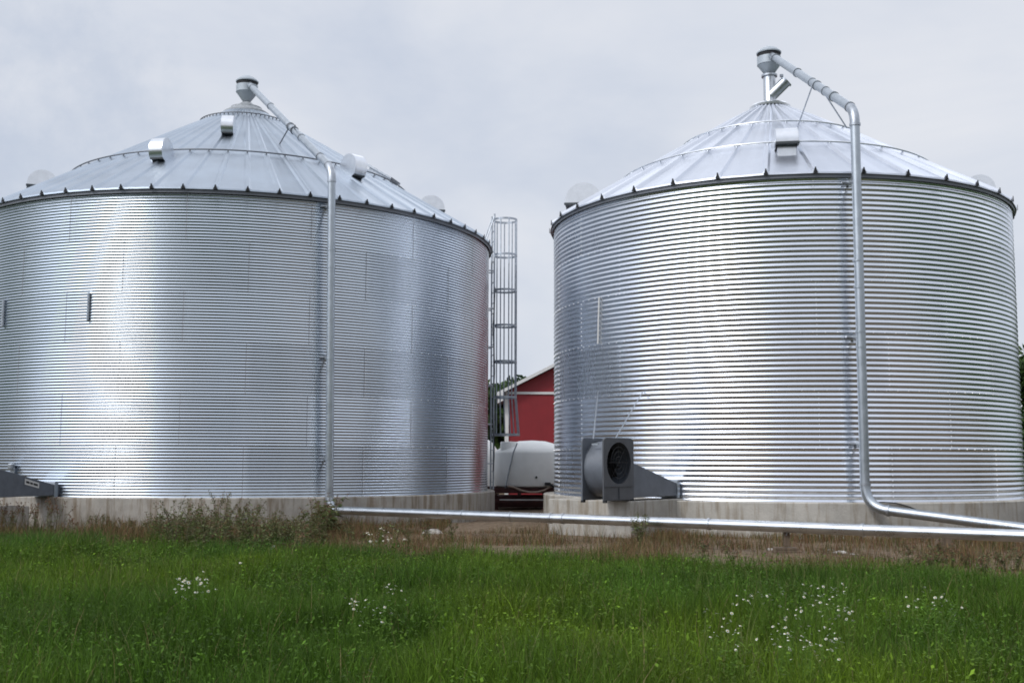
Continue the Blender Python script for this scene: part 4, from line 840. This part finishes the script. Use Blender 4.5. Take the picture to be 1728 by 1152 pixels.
def weed(x, y, h, label, group, seed, stems=4, leafy=1.0, brown=0.5, cat='weed', leaf=0.06):
    rr = random.Random(seed); g = np.random.default_rng(seed); t = thing('tall_weed', label, cat, (x, y, 0), group)
    b = MB(); LV = []; LC = []; SH = []
    for s_ in range(stems):
        a = rr.uniform(0, 6.28); ln = rr.uniform(0.1, 0.45) * h; hh = h * rr.uniform(0.65, 1.0)
        pts = [Vector((x + cos(a) * ln * q * q + rr.uniform(-.03, .03), y + sin(a) * ln * q * q, hh * q - 0.02)) for q in (0, 0.25, 0.5, 0.75, 1)]
        b.tube(pts, [0.007, 0.006, 0.005, 0.004, 0.002], 5)
        for k in range(int(16 * leafy)):
            q = rr.uniform(0.12, 0.95); i = min(int(q * 4), 3); p = pts[i].lerp(pts[i + 1], q * 4 - i); la = rr.uniform(0, 6.28); up = rr.uniform(-0.25, 0.7); sz = leaf * rr.uniform(0.6, 1.4) * (1.25 - 0.6 * q)
            d = Vector((cos(la), sin(la), up)).normalized(); sd = d.cross(Vector((0, 0, 1))).normalized() * sz * 0.30
            tip = p + d * sz * 2 + Vector((0, 0, -sz * 0.5)); md = p + d * sz
            LV += [p, md + sd, tip, md - sd]; br = rr.random() < brown * 0.22
            col = (0.12, 0.085, 0.04) if br else rr.choice([(0.150, 0.185, 0.065), (0.110, 0.155, 0.050), (0.185, 0.20, 0.10)]); f_ = rr.uniform(0.7, 1.3); LC += [[c_ * f_ for c_ in col] + [1]] * 4
        SV = []; SC_ = []
        for k in range(26):                                             # seed head
            q = rr.uniform(0.72, 1.04); i = 3; p = pts[3].lerp(pts[4], (q - 0.75) * 4) + Vector((rr.gauss(0, .02), rr.gauss(0, .02), 0)); d = Vector((rr.gauss(0, 1), rr.gauss(0, 1), rr.gauss(0.6, 1))).normalized() * 0.014; sd = d.orthogonal().normalized() * 0.009
            SV += [p - d, p + sd, p + d, p - sd]; col = (0.14, 0.075, 0.045) if rr.random() < brown else (0.11, 0.11, 0.05); f_ = rr.uniform(0.6, 1.4); SC_ += [[c_ * f_ for c_ in col] + [1]] * 4
        SH.append(('seed_head', SV, SC_))
    b.build('stem', M['stemw'], t, smooth=True)
    for nm, vv, cc_ in [('foliage', LV, LC)] + SH:
        A = np.array([tuple(v_) for v_ in vv]) - np.array([x, y, 0]); npmesh(nm, A, np.arange(len(A)), M['leaf'], np.full(len(A) // 4, 4), col=np.array(cc_), parent=t)
M['stemw'] = mat('weed_stem', (0.10, 0.09, 0.045), 0.8, noise=0.3, nscale=10)
rw = random.Random(5)
def on_ground(px, dist): p = at_y(px, 900, dist); return p.x, dist
k = 0
for px in range(258, 552, 6):                                           # thicket in front of the wide bin
    X, Y = on_ground(px + rw.uniform(-5, 5), rw.uniform(15.6, 20.5)); weed(X, Y, rw.uniform(0.40, 0.98) * (0.7 if px < 285 else 1.0 if px < 430 else 0.82), 'tall olive weed in the thicket before the foundation of the wide bin', 'weeds in the thicket', 100 + k, rw.randint(4, 6), 1.25, 0.3, leaf=0.052); k += 1
for px in (0, 12, 26, 44, 62, 80, 96, 115):
    X, Y = on_ground(px, rw.uniform(19.5, 22.5)); weed(X, Y, rw.uniform(0.5, 0.85), 'wispy brown weed by the grey duct at the lower left corner', 'weeds by the left duct', 200 + px, 5, 0.6, 0.9, leaf=0.04)
for px in (160, 185, 205, 225, 250):
    X, Y = on_ground(px, rw.uniform(21.5, 22.8)); weed(X, Y, rw.uniform(0.3, 0.5), 'low dark weed against the bare left stretch of the foundation', 'low weeds at the foundation', 300 + px, 5, 0.9, 0.5, leaf=0.045)
for px in (530, 541, 552, 560):
    X, Y = on_ground(px, rw.uniform(20.5, 22.8)); weed(X, Y, rw.uniform(0.75, 0.95), 'yellowing dock plant hiding the foot of the left downpipe', 'dock plants at the downpipe', 400 + px, 6, 1.3, 0.9, leaf=0.09)
for px in (590, 615, 640, 668, 690, 720, 760):
    X, Y = on_ground(px, rw.uniform(18.5, 22)); weed(X, Y, rw.uniform(0.35, 0.55), 'short weed beside the start of the long ground pipe', 'weeds along the ground pipe', 500 + px, 4, 1.0, 0.5, leaf=0.045)
for px in (1078, 1083):
    X, Y = on_ground(px, 18.9); weed(X, Y, 0.62, 'green weed growing up over the ground pipe below the fan', 'weeds over the pipe at the fan', 600 + px, 4, 1.4, 0.2, leaf=0.05)
for px in (1180, 1232, 1535, 1552, 1566, 1580, 1600, 1625, 1655, 1690, 1715):
    X, Y = on_ground(px, rw.uniform(13.8, 15.6)); weed(X, Y, rw.uniform(0.30, 0.5), 'scrubby weed in front of the ground pipe below the brighter bin', 'weeds below the brighter bin', 700 + px, 5, 1.1, 0.6, leaf=0.04)

# daisies: one plant copied, each flower head a part of its plant
def flower_mesh():
    me = bpy.data.meshes.new('flower_head'); vs = []; fs = []
    for k in range(10):
        a = 2 * PI * k / 10; a2 = a + 0.3; o = len(vs); vs += [(0.004 * cos(a), 0.004 * sin(a), 0.002), (0.014 * cos(a - .12), 0.014 * sin(a - .12), 0.004), (0.0155 * cos(a + .15), 0.0155 * sin(a + .15), 0.003), (0.010 * cos(a2), 0.010 * sin(a2), 0.002)]; fs.append((o, o + 1, o + 2, o + 3))
    o = len(vs)
    for k in range(8): vs.append((0.005 * cos(PI * k / 4), 0.005 * sin(PI * k / 4), 0.0065))
    fs.append(tuple(range(o, o + 8))); me.from_pydata(vs, [], fs); me.update(); me.materials.append(M['petal']); me.materials.append(M['yolk']); me.polygons[len(fs) - 1].material_index = 1
    return me
FM = flower_mesh()
def daisy(px, py, label, group, seed, n=None, scale=1.0):
    rr = random.Random(seed); p = at_z(px, py, 0.40); b = MB(); heads = []
    for k in range(n or rr.randint(3, 6)):
        q = Vector((p.x + rr.gauss(0, 0.055), p.y + rr.gauss(0, 0.06), 0.40 + rr.gauss(0, 0.04))); heads.append(q)
        b.tube([(p.x + rr.gauss(0, .01), p.y, 0), mid((p.x, p.y, 0), q, 0.55) + Vector((rr.gauss(0, .01), rr.gauss(0, .01), 0)), q], [0.002, 0.0017, 0.001], 5)
        for j in range(3):
            s0 = mid((p.x, p.y, 0), q, rr.uniform(0.2, 0.8)); d = Vector((rr.gauss(0, 1), rr.gauss(0, 1), 0.5)).normalized() * 0.03; sd = d.orthogonal().normalized() * 0.006; b.add([s0, s0 + d * .5 + sd, s0 + d, s0 + d * .5 - sd], [(0, 1, 2, 3)])
    st = b.build('daisy_plant', M['stemg'], None, org=(p.x, p.y, 0)); tag(st, label, 'flower', group)
    for q in heads:
        o = bpy.data.objects.new('flower_head', FM); COL.objects.link(o); o.parent = st; o.location = (q.x - p.x, q.y - p.y, q.z)
        o.rotation_euler = (rad(rr.uniform(0, 55)), rr.uniform(-.4, .4), rr.uniform(0, 6)); o.scale = [scale * rr.uniform(0.5, 0.95)] * 3
M['stemg'] = mat('daisy_stem', (0.07, 0.13, 0.02), 0.9, spec=0.1)
PATCH = [('white daisy in the compact patch in the left half of the grass', 'daisies on the left', [(302, 972), (312, 980), (308, 992), (322, 985), (330, 978), (338, 970), (334, 992), (318, 1000), (344, 988), (306, 1010)], 1.15),
         ('white daisy in the loose patch near the middle of the grass', 'daisies near the middle', [(594, 1004), (600, 1012), (614, 1014), (598, 1022), (640, 1022), (652, 998), (664, 992), (668, 998), (640, 1034), (604, 1032)], 1.0),
         ('white daisy in the upper part of the broad right-hand patch', 'daisies on the right, upper', [(1246, 1012), (1258, 1006), (1272, 1004), (1284, 1010), (1298, 1012), (1316, 1010), (1362, 1002), (1368, 1010), (1376, 1014), (1386, 1004), (1396, 990), (1402, 1000), (1414, 994), (1404, 1018), (1386, 1026), (1412, 1032), (1428, 1030), (1440, 1032)], 1.0),
         ('white daisy in the dense lower part of the broad right-hand patch', 'daisies on the right, lower', [(1318, 1052), (1326, 1040), (1336, 1050), (1346, 1046), (1356, 1046), (1316, 1078), (1328, 1070), (1338, 1082), (1346, 1080), (1354, 1076), (1362, 1086), (1370, 1076), (1380, 1084), (1390, 1080), (1398, 1086), (1404, 1076), (1318, 1094), (1362, 1092), (1376, 1090), (1396, 1096), (1414, 1054), (1422, 1048)], 0.9),
         ('white daisy in the small patch toward the right edge', 'daisies at the right edge', [(1570, 1002), (1574, 1016), (1582, 1022), (1588, 1012), (1592, 1032), (1568, 1020), (1540, 1022)], 1.0),
         ('white daisy in the thin scatter left of the broad patch', 'daisies left of the broad patch', [(1204, 1042), (1208, 1048), (1226, 1066), (1234, 1062), (1260, 1082), (1232, 1080)], 0.9)]
sd = 1000
for label, group, pts, sc_ in PATCH:
    for px, py in pts: daisy(px, py, label, group, sd, None if sc_ != 0.9 else 4, sc_); sd += 1
# white-flowered weeds at the edge of the dry strip, and single blooms
for px, py in ((622, 890), (640, 880), (650, 896), (662, 890), (632, 900), (676, 898)): daisy(px, py + 12, 'white flowering weed at the grass edge before the wide bin', 'white weeds at the grass edge', sd, 6, 1.3); sd += 1
daisy(470, 926, 'single larger white flower head below the thicket', None, sd, 1, 2.6); sd += 1
daisy(405, 952, 'lone small white flower left of the larger white bloom', None, sd, 1, 1.3)

# pale stones on the soil strip
for k, (px, py, s_, label) in enumerate(((1418, 934, 0.11, 'largest pale stone on the bare soil below the brighter bin'), (1402, 929, 0.07, 'small pale stone left of the largest one'), (1438, 936, 0.06, 'small flat stone right of the largest one'), (1300, 926, 0.05, 'small bright stone left of the wooden pipe support'), (730, 899, 0.16, 'broad pale stone half buried at the grass edge before the wide bin'))):
    p = at_z(px, py, 0.03); rr = random.Random(k); b = MB(); vs = []; n = 9
    for j in range(5):
        th = -1.2 + 2.4 * j / 4
        for q in range(n): f_ = rr.uniform(0.8, 1.2); vs.append((p.x + s_ * 1.2 * f_ * cos(th) * cos(6.283 * q / n), p.y + s_ * f_ * cos(th) * sin(6.283 * q / n), 0.02 + s_ * 0.55 * sin(th) * f_))
    b.add(vs, [(j * n + q, j * n + (q + 1) % n, (j + 1) * n + (q + 1) % n, (j + 1) * n + q) for j in range(4) for q in range(n)] + [tuple(range(n))[::-1], tuple(4 * n + q for q in range(n))])
    tag(b.build('stone', M['stone'], None, org=(p.x, p.y, 0), smooth=True), label, 'stone', 'pale stones')
for o in bpy.data.objects:
    if '_org' in o: del o['_org']
